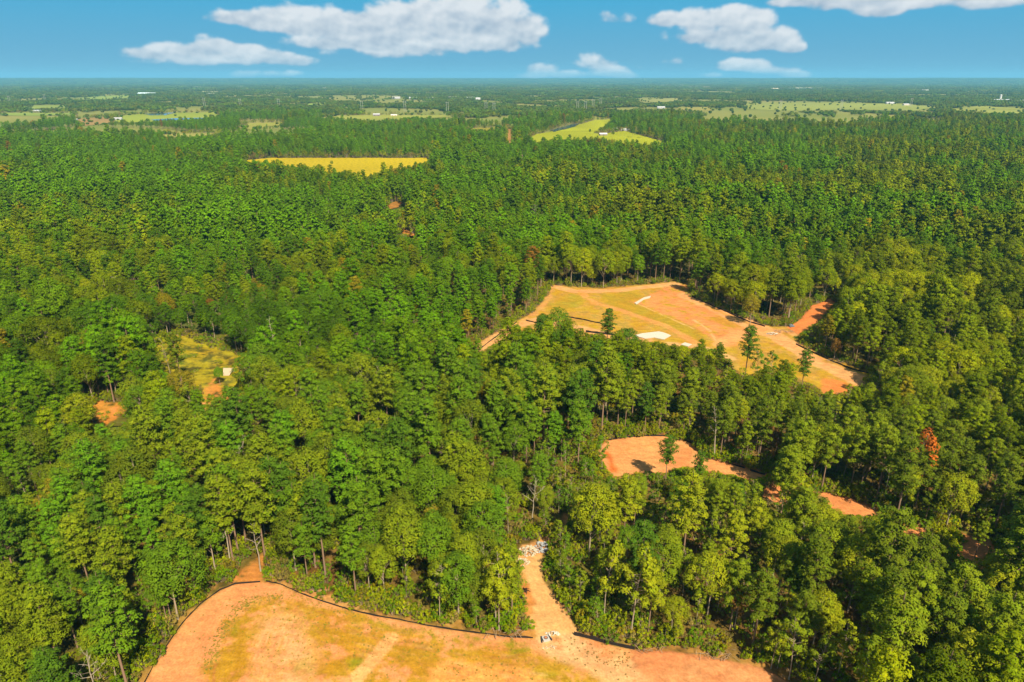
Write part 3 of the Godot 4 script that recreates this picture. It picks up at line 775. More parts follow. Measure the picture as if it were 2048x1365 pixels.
	s.paint(ROUND, Color(0.50, 0.22, 0.05), 1.5, 1.5, 0.8, 0.2, 2.0)
	s.paint(ROUND, Color(0.68, 0.30, 0.10), 0.4, 0.3)
	s.paint([Vector2(32, -185.3), Vector2(37.7, -191.4), Vector2(45.9, -192.4), Vector2(51.7, -189.8)], Color(0.60, 0.24, 0.065), 0.3, 0.3, 0.6, 0.0, 0.25)
	s.paint([Vector2(30.3, -178), Vector2(30.6, -183.8), Vector2(29.6, -188.3)], Color(0.58, 0.145, 0.03), 0.9, 0.8, 0.95, 0.5, 1.1)
	s.paint(LANE_LINE, Color(0.64, 0.245, 0.080), 1.0, 0.8, 1.0, 0.0, 7.0)
	s.paint(LANE, Color(0.68, 0.29, 0.095), 0.4, 0.3)
	tag(put("cleared_ground", s.mesh(), fine), "orange bare earth of the near lot, dirt track and round clearing", "ground", "", "structure")
	# the upper site
	s = Site.new(self, Rect2(-40, -400, 225, 170), 0.7, LITTER)
	s.paint(UPPER, Color(0.40, 0.24, 0.04), 2.0, 2.5, 0.9, 0.2, 3.0)
	s.paint(UPPER, Color(0.48, 0.28, 0.025), 0.7, 0.8)
	s.paint(UPPER, SOIL, 1.0, 1.0, 0.8, -0.02)
	s.paint(UPPER, GREENISH, 1.0, 1.0, 0.6, -0.12)
	s.paint([Vector2(19.8, -338.5), Vector2(31.7, -357.9), Vector2(38.4, -356.1), Vector2(38.9, -342.7), Vector2(26.7, -326.3), Vector2(18.5, -314.8)], Color(0.36, 0.27, 0.018), 2.0, 2.5, 0.7, 0.35)
	s.paint([Vector2(47.9, -356.1), Vector2(65.4, -363.6), Vector2(71.6, -351.5), Vector2(64.7, -342.7), Vector2(72, -326.3), Vector2(89, -304.1), Vector2(87.6, -281.3), Vector2(77.2, -293.9), Vector2(59.4, -326.3), Vector2(50.2, -342.7)], Color(0.38, 0.25, 0.018), 1.5, 2.0, 0.75, 0.4)
	s.paint([Vector2(62.8, -343.6), Vector2(72.3, -352.4), Vector2(93.7, -378.4), Vector2(100, -373.3), Vector2(94.3, -354.2), Vector2(103.9, -336.8), Vector2(110.8, -314.8), Vector2(111.5, -300.6), Vector2(100.8, -281.3), Vector2(90.3, -275.4), Vector2(90, -286.2), Vector2(86.6, -304.1), Vector2(76.2, -322.4)], Color(0.66, 0.255, 0.082), 1.4, 1.4, 0.9, 0.35)
	s.paint([Vector2(103.2, -320.8), Vector2(109, -307.6), Vector2(104.5, -300.6), Vector2(96.6, -314.8)], Color(0.46, 0.25, 0.02), 1.0, 1.0, 0.7, 0.4)
	s.paint([Vector2(23, -373.3), Vector2(34.9, -362.6), Vector2(57.1, -363.6), Vector2(75, -370.4), Vector2(93.5, -377.4)], Color(0.68, 0.345, 0.125), 0.5, 0.5, 0.95, 0.8, 3.2)
	s.paint([Vector2(37.5, -360.7), Vector2(43.5, -341), Vector2(56, -328.6), Vector2(72.9, -306.2), Vector2(83.1, -281.3)], Color(0.66, 0.30, 0.085), 0.8, 0.8, 0.8, 0.6, 2.2)
	s.paint([Vector2(95.4, -354.2), Vector2(104.5, -334.3), Vector2(114.3, -309), Vector2(121.7, -290), Vector2(126.6, -268.5), Vector2(133.9, -247.6), Vector2(137.7, -239.1)], Color(0.69, 0.33, 0.12), 0.9, 0.8, 0.95, 0.9, 5.6)
	s.paint([Vector2(88.8, -314.8), Vector2(92.4, -299.3), Vector2(91.1, -281.3)], Color(0.72, 0.39, 0.15), 0.3, 0.3, 0.8, 0.6, 0.7)
	s.paint([Vector2(64.6, -341.9), Vector2(74.1, -323.9), Vector2(85.6, -302)], Color(0.70, 0.40, 0.15), 0.3, 0.3, 0.7, 0.6, 0.5)
	s.paint([Vector2(92, -281.3), Vector2(105.2, -295.3), Vector2(118.1, -299.3), Vector2(128.2, -295.3)], Color(0.68, 0.32, 0.105), 0.8, 0.8, 0.9, 0.8, 4.0)
	s.paint([Vector2(111.3, -268.5), Vector2(117.2, -271.9), Vector2(118.5, -258.7), Vector2(119, -247.6), Vector2(112.1, -247.6), Vector2(105.7, -254.6)], Color(0.42, 0.265, 0.018), 0.6, 0.8, 0.9, 0.8)
	s.paint([Vector2(122.2, -245.7), Vector2(127.8, -242.8), Vector2(132.6, -234.6), Vector2(123, -228.1), Vector2(114.7, -230.2)], Color(0.64, 0.22, 0.055), 0.8, 0.8, 0.95, 0.8)
	s.paint([Vector2(97.4, -347.1), Vector2(105.4, -328.6), Vector2(117.4, -304.1), Vector2(113.8, -307.6), Vector2(102.9, -328.6)], Color(0.50, 0.25, 0.02), 0.8, 0.8, 0.7, 0.5)
	s.paint([Vector2(126.4, -295.3), Vector2(130.8, -268.5), Vector2(141.8, -249.6), Vector2(130.6, -263)], Color(0.40, 0.24, 0.02), 0.8, 0.8, 0.7, 0.5, 1.5)
	s.paint([Vector2(-15, -275.4), Vector2(1.4, -306.2), Vector2(12.4, -314.8), Vector2(29.8, -304.1), Vector2(42.9, -295.3), Vector2(59.9, -287.5)], Color(0.66, 0.33, 0.12), 0.8, 0.8, 0.95, 0.8, 3.5)
	s.paint([Vector2(23, -373.3), Vector2(18.9, -347.1), Vector2(12.1, -325.5), Vector2(2.6, -307.6)], Color(0.62, 0.30, 0.09), 0.8, 0.8, 0.8, 0.5, 1.5)
	s.paint([Vector2(70.1, -282.5), Vector2(82.5, -278.9), Vector2(91.9, -266.3)], Color(0.68, 0.36, 0.13), 0.6, 0.6, 0.9, 0.7, 2.4)
	for k in 5:
		s.paint([Vector2(100, -347.1) + Vector2(k * 0.9, 0), Vector2(113.3, -306.2) + Vector2(k * 0.9, 0), Vector2(125.7, -266.3) + Vector2(k * 0.9, 0), Vector2(136.2, -240) + Vector2(k * 0.9, 0)], Color(0.56, 0.25, 0.075), 0.3, 0.3, 0.5, 0.2, 0.2)
	s.paint(BEYOND_ENTRANCE, Color(0.66, 0.22, 0.06), 0.8, 0.8)
	s.paint([Vector2(14.4, -334.3), Vector2(22.9, -347.1), Vector2(92.4, -385.7)], Color(0.33, 0.25, 0.02), 1.0, 1.5, 0.0, 0.0, 1.0)
	tag(put("cleared_site", s.mesh(), fine), "upper cleared site of orange soil, dry grass and dirt roads", "ground", "", "structure")
	# the glade on the left
	s = Site.new(self, Rect2(-215, -300, 130, 95), 0.8, Color(0.14, 0.12, 0.025))
	s.paint(GLADE, Color(0.36, 0.30, 0.016), 1.5, 1.5, 1.0, 0.0, 2.0)
	s.paint(GLADE, Color(0.42, 0.32, 0.016), 1.5, 1.5, 0.8, 0.1)
	s.paint([Vector2(-115.3, -228.1), Vector2(-117.3, -238.2), Vector2(-116.5, -244.7), Vector2(-112.2, -241.9), Vector2(-109.6, -232.4), Vector2(-103.7, -227.6), Vector2(-107.2, -221.8)], Color(0.60, 0.24, 0.05), 0.8, 1.0, 0.9, 0.35)
	s.paint([Vector2(-146.8, -274.2), Vector2(-134, -271.9), Vector2(-121, -266.3), Vector2(-112.2, -265.2)], Color(0.52, 0.36, 0.02), 0.5, 0.5, 0.7, 0.2, 0.5)
	s.paint([Vector2(-113.9, -223.9), Vector2(-109.7, -223.5), Vector2(-107.6, -215.9), Vector2(-110.2, -217.1)], SOIL, 0.6, 0.6)
	s.paint(CUT, Color(0.56, 0.24, 0.04), 1.2, 1.5, 1.0, 0.3)
	s.paint([Vector2(-143.7, -219.8), Vector2(-141.5, -219.8), Vector2(-137.1, -211), Vector2(-139.3, -212.5)], Color(0.66, 0.24, 0.06), 0.6, 0.8)
	tag(put("glade_ground", s.mesh(), fine), "yellow grass and orange soil of the small glade on the left", "ground", "", "structure")

func sheet(called: String, label: String, pts: Array, c: Color, y: float, wobble: float, m: Material) -> void:
	var q := outline(pts)
	var ring := PackedVector2Array()
	for k in q.size():
		var a := q[k]
		var b := q[(k + 1) % q.size()]
		var n := clampi(int(a.distance_to(b) / (wobble * 2.0 + 1.0)), 1, 40)
		for j in n:
			var v := a.lerp(b, float(j) / n)
			ring.append(v + Vector2(rng.randf_range(-1, 1), rng.randf_range(-1, 1)) * wobble)
	var id := Geometry2D.triangulate_polygon(ring)
	if id.is_empty():
		ring = q
		id = Geometry2D.triangulate_polygon(ring)
	var g := Geo.new()
	for v in ring:
		g.p.append(Vector3(v.x, y, v.y))
		g.n.append(Vector3.UP)
		var f := 0.68 + 0.24 * noise_low.get_noise_2dv(v * 2.0)
		g.c.append(Color(c.r * f, c.g * f, c.b * f))
	for k in range(0, id.size(), 3):
		var up := (ring[id[k + 1]] - ring[id[k]]).cross(ring[id[k + 2]] - ring[id[k]]) > 0.0
		g.i.append(id[k]); g.i.append(id[k + 1] if up else id[k + 2]); g.i.append(id[k + 2] if up else id[k + 1])
	tag(put(called, g.mesh(), m), label, "field" if called == "field" else "water" if called == "water" else "ground", "", "structure")

func _far_fields() -> void:
	var m := ground_mat(0.02, 0.0)
	m.albedo_texture = noise_tex(0.02, 5, Color(0.68, 0.74, 0.55), Color(1, 1, 1), 512, 31)
	sheet("field", "golden hay field in the middle of the forest", FIELD_GOLD, Color(0.70, 0.48, 0.02), 0.1, 3.0, m)
	sheet("field", "long yellow-green field with a barn among dark trees", FIELD_BARN, Color(0.50, 0.48, 0.024), 0.1, 3.0, m)
	sheet("field", "orange bare strip between two pine stands", RIDE, Color(0.62, 0.30, 0.10), 0.2, 1.5, m)
	sheet("bare_soil", "orange bare spot in the middle of the forest", SPOT_A, Color(0.62, 0.27, 0.07), 0.1, 1.0, m)
	sheet("bare_soil", "smaller orange bare spot below the golden tree", SPOT_B, Color(0.60, 0.24, 0.06), 0.1, 1.0, m)
	var said := ["pale green pasture with standing water on the far left", "small yellow pasture behind the pines", "strip of pasture with a white barn in the middle distance", "wide pale pasture dotted with trees on the right", "narrow tan field right of the long field", "far right pale pasture beside dark hedges", "left pasture near the power line", "small far pasture at the left margin", "thin green strip of pasture at the left", "far tan fields below the big cloud", "tiny green pasture in far woodland", "small clearing between the pine stands", "far tan field right of the power poles", "thin pale strip at the edge of the pine forest", "reddish yard by the left farm"]
	var tint := [Color(0.40, 0.43, 0.06), Color(0.44, 0.40, 0.08), Color(0.42, 0.40, 0.08), Color(0.42, 0.42, 0.10), Color(0.46, 0.38, 0.10), Color(0.44, 0.42, 0.09), Color(0.36, 0.42, 0.08), Color(0.36, 0.40, 0.08), Color(0.36, 0.42, 0.08), Color(0.44, 0.40, 0.14), Color(0.34, 0.42, 0.06), Color(0.44, 0.36, 0.05), Color(0.42, 0.38, 0.12), Color(0.52, 0.45, 0.12), Color(0.50, 0.30, 0.12)]
	for k in FIELDS.size():
		sheet("field", said[k], FIELDS[k], tint[k], 0.3, 6.0, m)
	var w := mat(Color(0.05, 0.10, 0.13), 0.06, "water")
	w.metallic_specular = 0.5
	sheet("water", "blue pond beside the long yellow-green field", [Vector2(83.1, -1600.5), Vector2(111.9, -1700.1), Vector2(147, -1812.5), Vector2(178.1, -1874.3), Vector2(157.1, -1754.5), Vector2(122.5, -1648.8), Vector2(92.5, -1569.8)], Color.WHITE, 0.6, 2.0, w)
	sheet("water", "narrow strip of standing water in the far left pasture", [Vector2(-1028.1, -2036), Vector2(-993, -2113.9), Vector2(-901.1, -2141.2), Vector2(-908, -2087.3), Vector2(-945.7, -2011.2), Vector2(-990, -1987.1)], Color.WHITE, 0.8, 3.0, w)
	sheet("water", "pale flooded corner of the far left pasture", [Vector2(-1226.7, -2387.2), Vector2(-1202.5, -2457.6), Vector2(-1151.3, -2457.6), Vector2(-1105.3, -2288.7), Vector2(-1153.1, -2288.7)], Color.WHITE, 0.8, 3.0, w)

func _plants() -> void:
	rng.seed = 101
	for k in 5: keep("pine", pine(22.0, rng.randf_range(0.40, 0.52), rng.randf_range(2.9, 4.0), 50, 46, 0.225, 6), pine(22.0, 0.26, 3.6, 34, 10, 0.68, 5), bark_pine)
	for k in 5: keep("broadleaf", broadleaf(17.0, rng.randf_range(3.3, 4.9), rng.randf_range(0.62, 0.8), 70, 78, 0.225, 6), broadleaf(17.0, 4.2, 0.74, 32, 14, 0.80, 5), bark_grey)
	for k in 4: keep("slender", slender(13.0, rng.randf_range(1.5, 2.3), 38, 36, 0.20, 5), slender(13.0, 2.0, 16, 9, 0.55, 4), bark_grey)

func fence(pts: Array, label: String, high: float, posts: bool) -> void:
	var q := outline(pts)
	var at := q[0]
	var o := thing("silt_fence", label, "silt fence", Vector3(at.x, 0, at.y), 0.0, "black silt fences round the lots")
	var g := Geo.new()
	var stake: ArrayMesh
	var sg := Geo.new()
	sg.box(Vector3(0, -0.1, 0), Vector3(0.06, high + 0.3, 0.06))
	stake = sg.mesh()
	var wood := mat(Color(0.34, 0.24, 0.13), 0.9, "stake")
	var walk := 0.0
	for k in q.size() - 1:
		var a := q[k] - at
		var b := q[k + 1] - at
		var n := maxi(1, int(a.distance_to(b) / 1.2))
		var side := (b - a).orthogonal().normalized()
		for j in n:
			var u := a.lerp(b, float(j) / n)
			var v := a.lerp(b, float(j + 1) / n)
			var h0 := high * (1.0 - 0.28 * hash2(roundf(u.x * 10), roundf(u.y * 10)))
			var h1 := high * (1.0 - 0.28 * hash2(roundf(v.x * 10), roundf(v.y * 10)))
			var w0 := side * 0.14 * (hash2(u.y, u.x) - 0.5)
			var w1 := side * 0.14 * (hash2(v.y, v.x) - 0.5)
			var t := side * 0.012
			for s in [-1.0, 1.0]:
				var e := t * float(s)
				g.flat_quad(Vector3(u.x + e.x, 0, u.y + e.y), Vector3(v.x + e.x, 0, v.y + e.y), Vector3(v.x + w1.x + e.x, h1, v.y + w1.y + e.y), Vector3(u.x + w0.x + e.x, h0, u.y + w0.y + e.y))
			g.flat_quad(Vector3(u.x + w0.x - t.x, h0, u.y + w0.y - t.y), Vector3(v.x + w1.x - t.x, h1, v.y + w1.y - t.y), Vector3(v.x + w1.x + t.x, h1, v.y + w1.y + t.y), Vector3(u.x + w0.x + t.x, h0, u.y + w0.y + t.y))
			walk += u.distance_to(v)
			if posts and walk > 2.4:
				walk = 0.0
				var p := put("post", stake, wood, o)
				p.position = Vector3(u.x + side.x * 0.09, 0, u.y + side.y * 0.09)
	put("fabric", g.mesh(), mat(Color(0.022, 0.02, 0.018), 0.7, "black fabric"), o)

func _fences() -> void:
	fence([Vector2(-71.8, -97), Vector2(-71.6, -100.5), Vector2(-71.9, -104.7), Vector2(-71.7, -109), Vector2(-71.5, -112.9), Vector2(-71, -117), Vector2(-69.8, -121.5), Vector2(-67.2, -126.1), Vector2(-64.5, -128.1), Vector2(-58.9, -128.8)], "black silt fence curving along the left edge of the near lot", 0.48, true)
	fence([Vector2(-57.6, -129), Vector2(-54, -128), Vector2(-48.5, -125), Vector2(-42, -122.1), Vector2(-35.9, -119.8), Vector2(-30, -118), Vector2(-24.3, -116.7), Vector2(-18.7, -115.2), Vector2(-13.2, -114.1), Vector2(-6.8, -112.9), Vector2(-1.5, -112), Vector2(4.4, -111.6)], "long black silt fence below the thicket along the near lot", 0.5, true)
	fence([Vector2(13.1, -112.4), Vector2(15.9, -111.6), Vector2(18.4, -110.6), Vector2(21.9, -109.4), Vector2(25.3, -108.5)], "short sagging black silt fence right of the dirt track", 1.15, true)
	fence([Vector2(31.5, -195.6), Vector2(36.2, -197.6), Vector2(43.8, -198.6), Vector2(50.4, -198.6)], "silt fence on the far rim of the round clearing", 0.65, true)
	fence([Vector2(56.2, -195.6), Vector2(60.2, -192.1), Vector2(62.6, -186.2), Vector2(67.2, -180.8), Vector2(70.3, -178.6)], "silt fence along the lane right of the round clearing", 0.65, true)
	fence([Vector2(71.5, -177.4), Vector2(75, -174.7)], "short silt fence end at the lane under pines", 0.9, false)
	fence([Vector2(-14.9, -273.6), Vector2(-8.8, -287.5), Vector2(-2.8, -300.6), Vector2(2.4, -311.2)], "silt fence along the left corner of the upper site", 0.7, true)
	fence([Vector2(6.8, -313.3), Vector2(14.6, -307.6)], "short silt fence behind the twin trees of the upper site", 0.7, false)
	fence([Vector2(26.2, -319.3), Vector2(34.4, -314.8), Vector2(42.2, -309), Vector2(48.5, -302)], "silt fence crossing the grass left of the lone narrow pine", 0.75, true)
	fence([Vector2(34.3, -297.2), Vector2(40.6, -295.3), Vector2(48.3, -292.6)], "lower silt fence by the narrow pine of the upper site", 1.1, false)
	fence([Vector2(97.1, -352.4), Vector2(103, -338.5), Vector2(109.1, -323.9), Vector2(115, -311.2), Vector2(120, -304.8)], "silt fence below the dark wood at the upper site", 0.7, true)
	fence([Vector2(125.6, -281.3), Vector2(129.6, -270.7), Vector2(133.8, -260.8), Vector2(137.7, -253.6), Vector2(142.4, -249.6)], "silt fence on the right side of the upper dirt road", 0.75, true)

func rock_pile(label: String, at: Vector2, wide: float, deep: float, count: int, c: Color, small: float, big: float) -> void:
	var o := thing("rock_pile", label, "rock pile", Vector3(at.x, 0, at.y))
	var m := mat(c, 0.95, "rock")
	m.vertex_color_use_as_albedo = true
	var rest := Geo.new()
	var shapes := []
	for k in 5:
		var g := Geo.new()
		_rock(g, Vector3.ZERO, 1.0)
		shapes.append(g.mesh())
	for k in count:
		var a := rng.randf() * TAU
		var r := sqrt(rng.randf())
		var s := lerpf(small, big, pow(rng.randf(), 2.5))
		var v := Vector3(cos(a) * r * wide, maxf(0.0, (1.0 - r) * 0.7) + s * 0.2, sin(a) * r * deep)
		if s > lerpf(small, big, 0.45):
			var q := put("rock", shapes[k % 5], m, o)
			q.position = v
			q.scale = Vector3(s, s * 0.7, s)
			q.rotation.y = a
		else:
			_rock(rest, v, s)
	if rest.p.size():
		put("rubble", rest.mesh(), m, o).set_meta("kind", "stuff")

func _rock(g: Geo, at: Vector3, s: float) -> void:
	var q := []
	for d in [Vector3(1, 0, 0), Vector3(0, 0, 1), Vector3(-1, 0, 0), Vector3(0, 0, -1), Vector3(0, 1, 0), Vector3(0, -0.6, 0)]:
		q.append(at + (d + rand_dir() * 0.3) * s * 0.6)
	var f := rng.randf_range(0.72, 1.0)
	var c := Color(f, f * rng.randf_range(0.93, 1.0), f * rng.randf_range(0.85, 1.0))
	for k in 4:
		var a: Vector3 = q[k]
		var b: Vector3 = q[(k + 1) % 4]
		for tip in [q[4], q[5]]:
			var n: Vector3 = (b - a).cross(tip - a).normalized()
			if n.dot((a + b + tip) / 3.0 - at) < 0: n = -n
			g.tri(a, b, tip, n, c)

func slab(called: String, label: String, category: String, pts: Array, high: float, c: Color) -> void:
	var q := outline(pts)
	var at := Vector2.ZERO
	for v in q: at += v / q.size()
	var g := Geo.new()
	var top := []
	for v in q: top.append(Vector3(v.x - at.x, high, v.y - at.y))
	var id := Geometry2D.triangulate_polygon(q)
	for k in range(0, id.size(), 3):
		g.tri(top[id[k]], top[id[k + 1]], top[id[k + 2]], Vector3.UP)
	for k in q.size():
		var a: Vector3 = top[k]
		var b: Vector3 = top[(k + 1) % q.size()]
		var n := (b - a).cross(Vector3.UP).normalized()
		if n.dot((a + b) * 0.5) < 0: n = -n
		g.quad(a - Vector3.UP * high, b - Vector3.UP * high, b, a, n)
	var m := mat(c, 0.9, called)
	m.albedo_texture = noise_tex(0.06, 4, Color(0.8, 0.78, 0.74), Color.WHITE, 256, 3)
	m.uv1_triplanar = true
	m.uv1_scale = Vector3.ONE * 0.3
	var o := put(called, g.mesh(), m)
	o.position = Vector3(at.x, 0, at.y)
	tag(o, label, category)

func _site_things() -> void:
	rng.seed = 202
	rock_pile("pile of white rocks beside the upper end of the dirt track", Vector2(2.7, -135.7), 1.7, 1.6, 90, Color(0.56, 0.47, 0.31), 0.2, 0.7)
	rock_pile("larger pale rock heap behind the track under overhanging trees", Vector2(4, -139.8), 2.3, 2.2, 110, Color(0.56, 0.48, 0.34), 0.2, 0.8)
	rock_pile("blue-grey rocks in the shade where the track enters the wood", Vector2(7.5, -141.4), 1.8, 2.2, 70, Color(0.34, 0.36, 0.36), 0.25, 1.0)
	rock_pile("crescent of white crushed stone behind the drain inlet", Vector2(8.7, -112.8), 1.5, 0.55, 60, Color(0.60, 0.54, 0.42), 0.2, 0.5)
	rock_pile("few white stones in front of the drain inlet", Vector2(7.9, -109), 1.6, 0.4, 26, Color(0.66, 0.56, 0.36), 0.15, 0.4)
	rock_pile("white stones at the entrance of the upper site", Vector2(120.2, -294.6), 3.2, 1.6, 60, Color(0.58, 0.52, 0.42), 0.3, 0.8)
	rock_pile("dark broken rocks under the trees by the upper entrance", Vector2(132.4, -306.2), 1.6, 2.2, 40, Color(0.16, 0.18, 0.19), 0.4, 1.3)
	# drain inlet
	var at := Vector2(7.1, -111.3)
	var o := thing("drain_inlet", "square white concrete drain inlet with a round rusty cover", "drain inlet", Vector3(at.x, 0, at.y), 0.3)
	var g := Geo.new()
	g.box(Vector3(0, 0, 0), Vector3(1.5, 0.45, 1.35), 0.0, Color.WHITE, 0.94)
	put("concrete_box", g.mesh(), mat(Color(0.42, 0.39, 0.33), 0.9, "concrete"), o)
	g = Geo.new()
	for s in [-1.0, 1.0]:
		g.box(Vector3(s * 0.9, 0, 0), Vector3(0.2, 0.5, 1.5), 0.25 * s)
		put("side_panel", g.mesh(), mat(Color(0.05, 0.05, 0.06), 0.8, "filter cloth"), o)
		g = Geo.new()
	var cyl := CylinderMesh.new()
	cyl.top_radius = 0.42
	cyl.bottom_radius = 0.44
	cyl.height = 0.08
	cyl.radial_segments = 20
	var ring := put("cover_ring", cyl, mat(Color(0.10, 0.09, 0.08), 0.7, "iron ring"), o)
	ring.position.y = 0.53
	cyl = CylinderMesh.new()
	cyl.top_radius = 0.3
	cyl.bottom_radius = 0.3
	cyl.height = 0.06
	put("cover", cyl, mat(Color(0.42, 0.16, 0.07), 0.8, "rusty iron"), o).position.y = 0.56
	# burnt stump
	at = Vector2(3, -125.8)
	o = thing("stump", "charred black stump and roots beside the dirt track", "stump", Vector3(at.x, 0, at.y))
	g = Geo.new()
	g.tube([Vector3(0, -0.1, 0), Vector3(0.1, 0.45, 0), Vector3(0.2, 0.8, 0.1)], [0.6, 0.42, 0.2], 8)
	put("bole", g.mesh(), mat(Color(0.05, 0.03, 0.02), 0.95, "char"), o)
	for k in 6:
		g = Geo.new()
		var a := k * 1.05
		g.tube([Vector3(0, 0.3, 0), Vector3(cos(a) * 0.7, 0.35, sin(a) * 0.7), Vector3(cos(a + 0.3) * 1.3, 0.05, sin(a + 0.3) * 1.2)], [0.16, 0.12, 0.04], 5)
		put("root", g.mesh(), mat(Color(0.08, 0.045, 0.03), 0.95, "char"), o)
	# white pads
	slab("limestone_pad", "bright white limestone pad at the lower edge of the upper site", "pad", [Vector2(55.8, -292.6), Vector2(60.2, -295.3), Vector2(68.3, -297.9), Vector2(70.7, -295.9), Vector2(72.8, -292.6), Vector2(68.5, -287.5), Vector2(64.5, -290), Vector2(60.2, -288.8)], 0.25, Color(0.66, 0.60, 0.48))
	slab("limestone_pad", "small white pad right of the bright limestone pad", "pad", [Vector2(74.7, -281.3), Vector2(77.1, -283.8), Vector2(79.6, -281.3), Vector2(77.3, -278.9)], 0.25, Color(0.64, 0.58, 0.46))
	slab("concrete_kerb", "white concrete strip at the corner of the upper dirt road", "kerb", [Vector2(64.2, -341), Vector2(70.9, -350.6), Vector2(75.1, -353.3), Vector2(73.9, -349.7), Vector2(70.2, -347.1), Vector2(64.8, -338.5)], 0.3, Color(0.66, 0.58, 0.43))
	# concrete apron in the glade
	at = Vector2(-113.3, -249.6)
	o = thing("culvert_apron", "pale concrete culvert apron at the right end of the grassy glade", "culvert", Vector3(at.x, 0, at.y))
	g = Geo.new()
	g.flat_quad(Vector3(-1.2, 0.3, 1.9), Vector3(1.2, 0.3, 1.9), Vector3(1.9, 1.9, -1.4), Vector3(-2.1, 1.9, -1.4))
	g.flat_quad(Vector3(-2.1, 1.9, -1.4), Vector3(1.9, 1.9, -1.4), Vector3(1.9, 0, -1.7), Vector3(-2.1, 0, -1.7))
	g.flat_quad(Vector3(-1.2, 0.0, 2.0), Vector3(1.2, 0.0, 2.0), Vector3(1.2, 0.3, 1.9), Vector3(-1.2, 0.3, 1.9))
	put("apron", g.mesh(), mat(Color(0.46, 0.34, 0.21), 0.9, "concrete"), o)
	for s in [-1.0, 1.0]:
		g = Geo.new()
		g.tube([Vector3(1.2 * s, 0.3, 1.9), Vector3(2.0 * s, 1.95, -1.4)], [0.12, 0.12], 5)
		put("rim", g.mesh(), mat(Color(0.62, 0.5, 0.36), 0.9, "concrete rim"), o)
	# brush heaps
	for q in [[Vector2(126.5, -297.9), "heap of dead branches at the entrance of the upper site", 4.2, 60], [Vector2(-1.5, -112.9), "strip of dead branches in front of the thicket", 4.0, 40], [Vector2(41.4, -107), "dry branches along the spoil bank", 4.0, 40], [Vector2(136.4, -261.9), "dead branches along the silt fence of the upper road", 5.0, 50], [Vector2(28.5, -108.6), "loose twigs behind the sagging fence", 3.0, 30]]:
		o = thing("brush_heap", q[1], "brush heap", Vector3(q[0].x, 0, q[0].y))
		g = Geo.new()
		for k in q[3]:
			var v := Vector3(rng.randf_range(-1, 1) * q[2], rng.randf_range(0.05, 0.8), rng.randf_range(-1, 1) * q[2] * 0.4)
			var d := rand_dir() * Vector3(1, 0.35, 1)
			g.tube([v - d * 1.1, v + Vector3.UP * 0.1, v + d * 1.1], [0.06, 0.05, 0.015], 3)
		put("branches", g.mesh(), mat(Color(0.36, 0.25, 0.15), 0.95, "dry wood"), o).set_meta("kind", "stuff")
	# weeds on the bare soil
	var tufts := []
	for k in 3: tufts.append(_merge(shrub(0.55, 0.5, 7, 7, 0.12)))
	var sets := {}
	for k in 1300:
		var t := rng.randf()
		var v: Vector2
		var c := Color(0.30, 0.20, 0.02)
		if t < 0.42:
			var path := [Vector2(-60.9, -104.7), Vector2(-61.6, -112), Vector2(-61.3, -119.7), Vector2(-58.2, -123.4), Vector2(-50.5, -124), Vector2(-43.1, -121.8), Vector2(-28.6, -116.4), Vector2(-13.1, -112.4)]
			var f := pow(rng.randf(), 1.4) * 6.9
			v = (path[int(f)] as Vector2).lerp(path[int(f) + 1], f - int(f)) + Vector2(rng.randfn() * 0.9, rng.randfn() * 0.9)
			c = Color(0.42, 0.26, 0.03) if rng.randf() < 0.7 else Color(0.22, 0.2, 0.02)
		elif t < 0.50:
			v = Vector2(13.1, -109.9).lerp(Vector2(25.2, -104.7), rng.randf()) + Vector2(rng.randfn() * 2.5, rng.randfn() * 2.0)
			c = Color(0.20, 0.14, 0.025)
		else:
			v = Vector2(-58.7, -115.5).lerp(Vector2(7.5, -102.9), rng.randf()) + Vector2(rng.randfn() * 7, rng.randfn() * 6)
			c = Color(0.40, 0.27, 0.02) if rng.randf() < 0.6 else Color(0.24, 0.22, 0.015)
		if signed_distance(outline(LOT), v) > -0.3: continue
		drop(sets, tufts[k % 3], v.x, v.y, rng.randf() * TAU, rng.randf_range(0.2, 0.5), rng.randf_range(0.2, 0.45), c)
	var lumps := []
	for k in 4:
		var lump := Geo.new()
		_rock(lump, Vector3.ZERO, 1.0)
		var lm := lump.mesh()
		lm.surface_set_material(0, leaf_mat)
		lumps.append(lm)
	var clods := {}
	var rim := outline(LOT)
	for k in 2600:
		var v := Vector2(rng.randf_range(-75, 60), rng.randf_range(-132, -85))
		var d := signed_distance(rim, v)
		if d > -0.2 or rng.randf() > (0.75 if d > -7.0 else 0.16): continue
		var s := 0.07 + 0.22 * pow(rng.randf(), 4.0)
		var f := rng.randf_range(0.55, 1.0)
		drop(clods, lumps[k % 4], v.x, v.y, rng.randf() * TAU, s, s * 0.7, Color(0.50 * f, 0.20 * f, 0.06 * f), 0.05)
	scatter("clods", "small clods and stones strewn over the bare near lot", "clods", clods)
	scatter("weeds", "low dry weeds scattered over the bare orange soil", "weeds", sets)

func _merge(d: Dictionary, bark: Material = null) -> ArrayMesh:
	var m := (d.t as Geo).add_to(ArrayMesh.new())
	(d.g as Geo).add_to(m)
	m.surface_set_material(0, bark if bark else bark_grey)
	m.surface_set_material(1, leaf_mat)
	return m

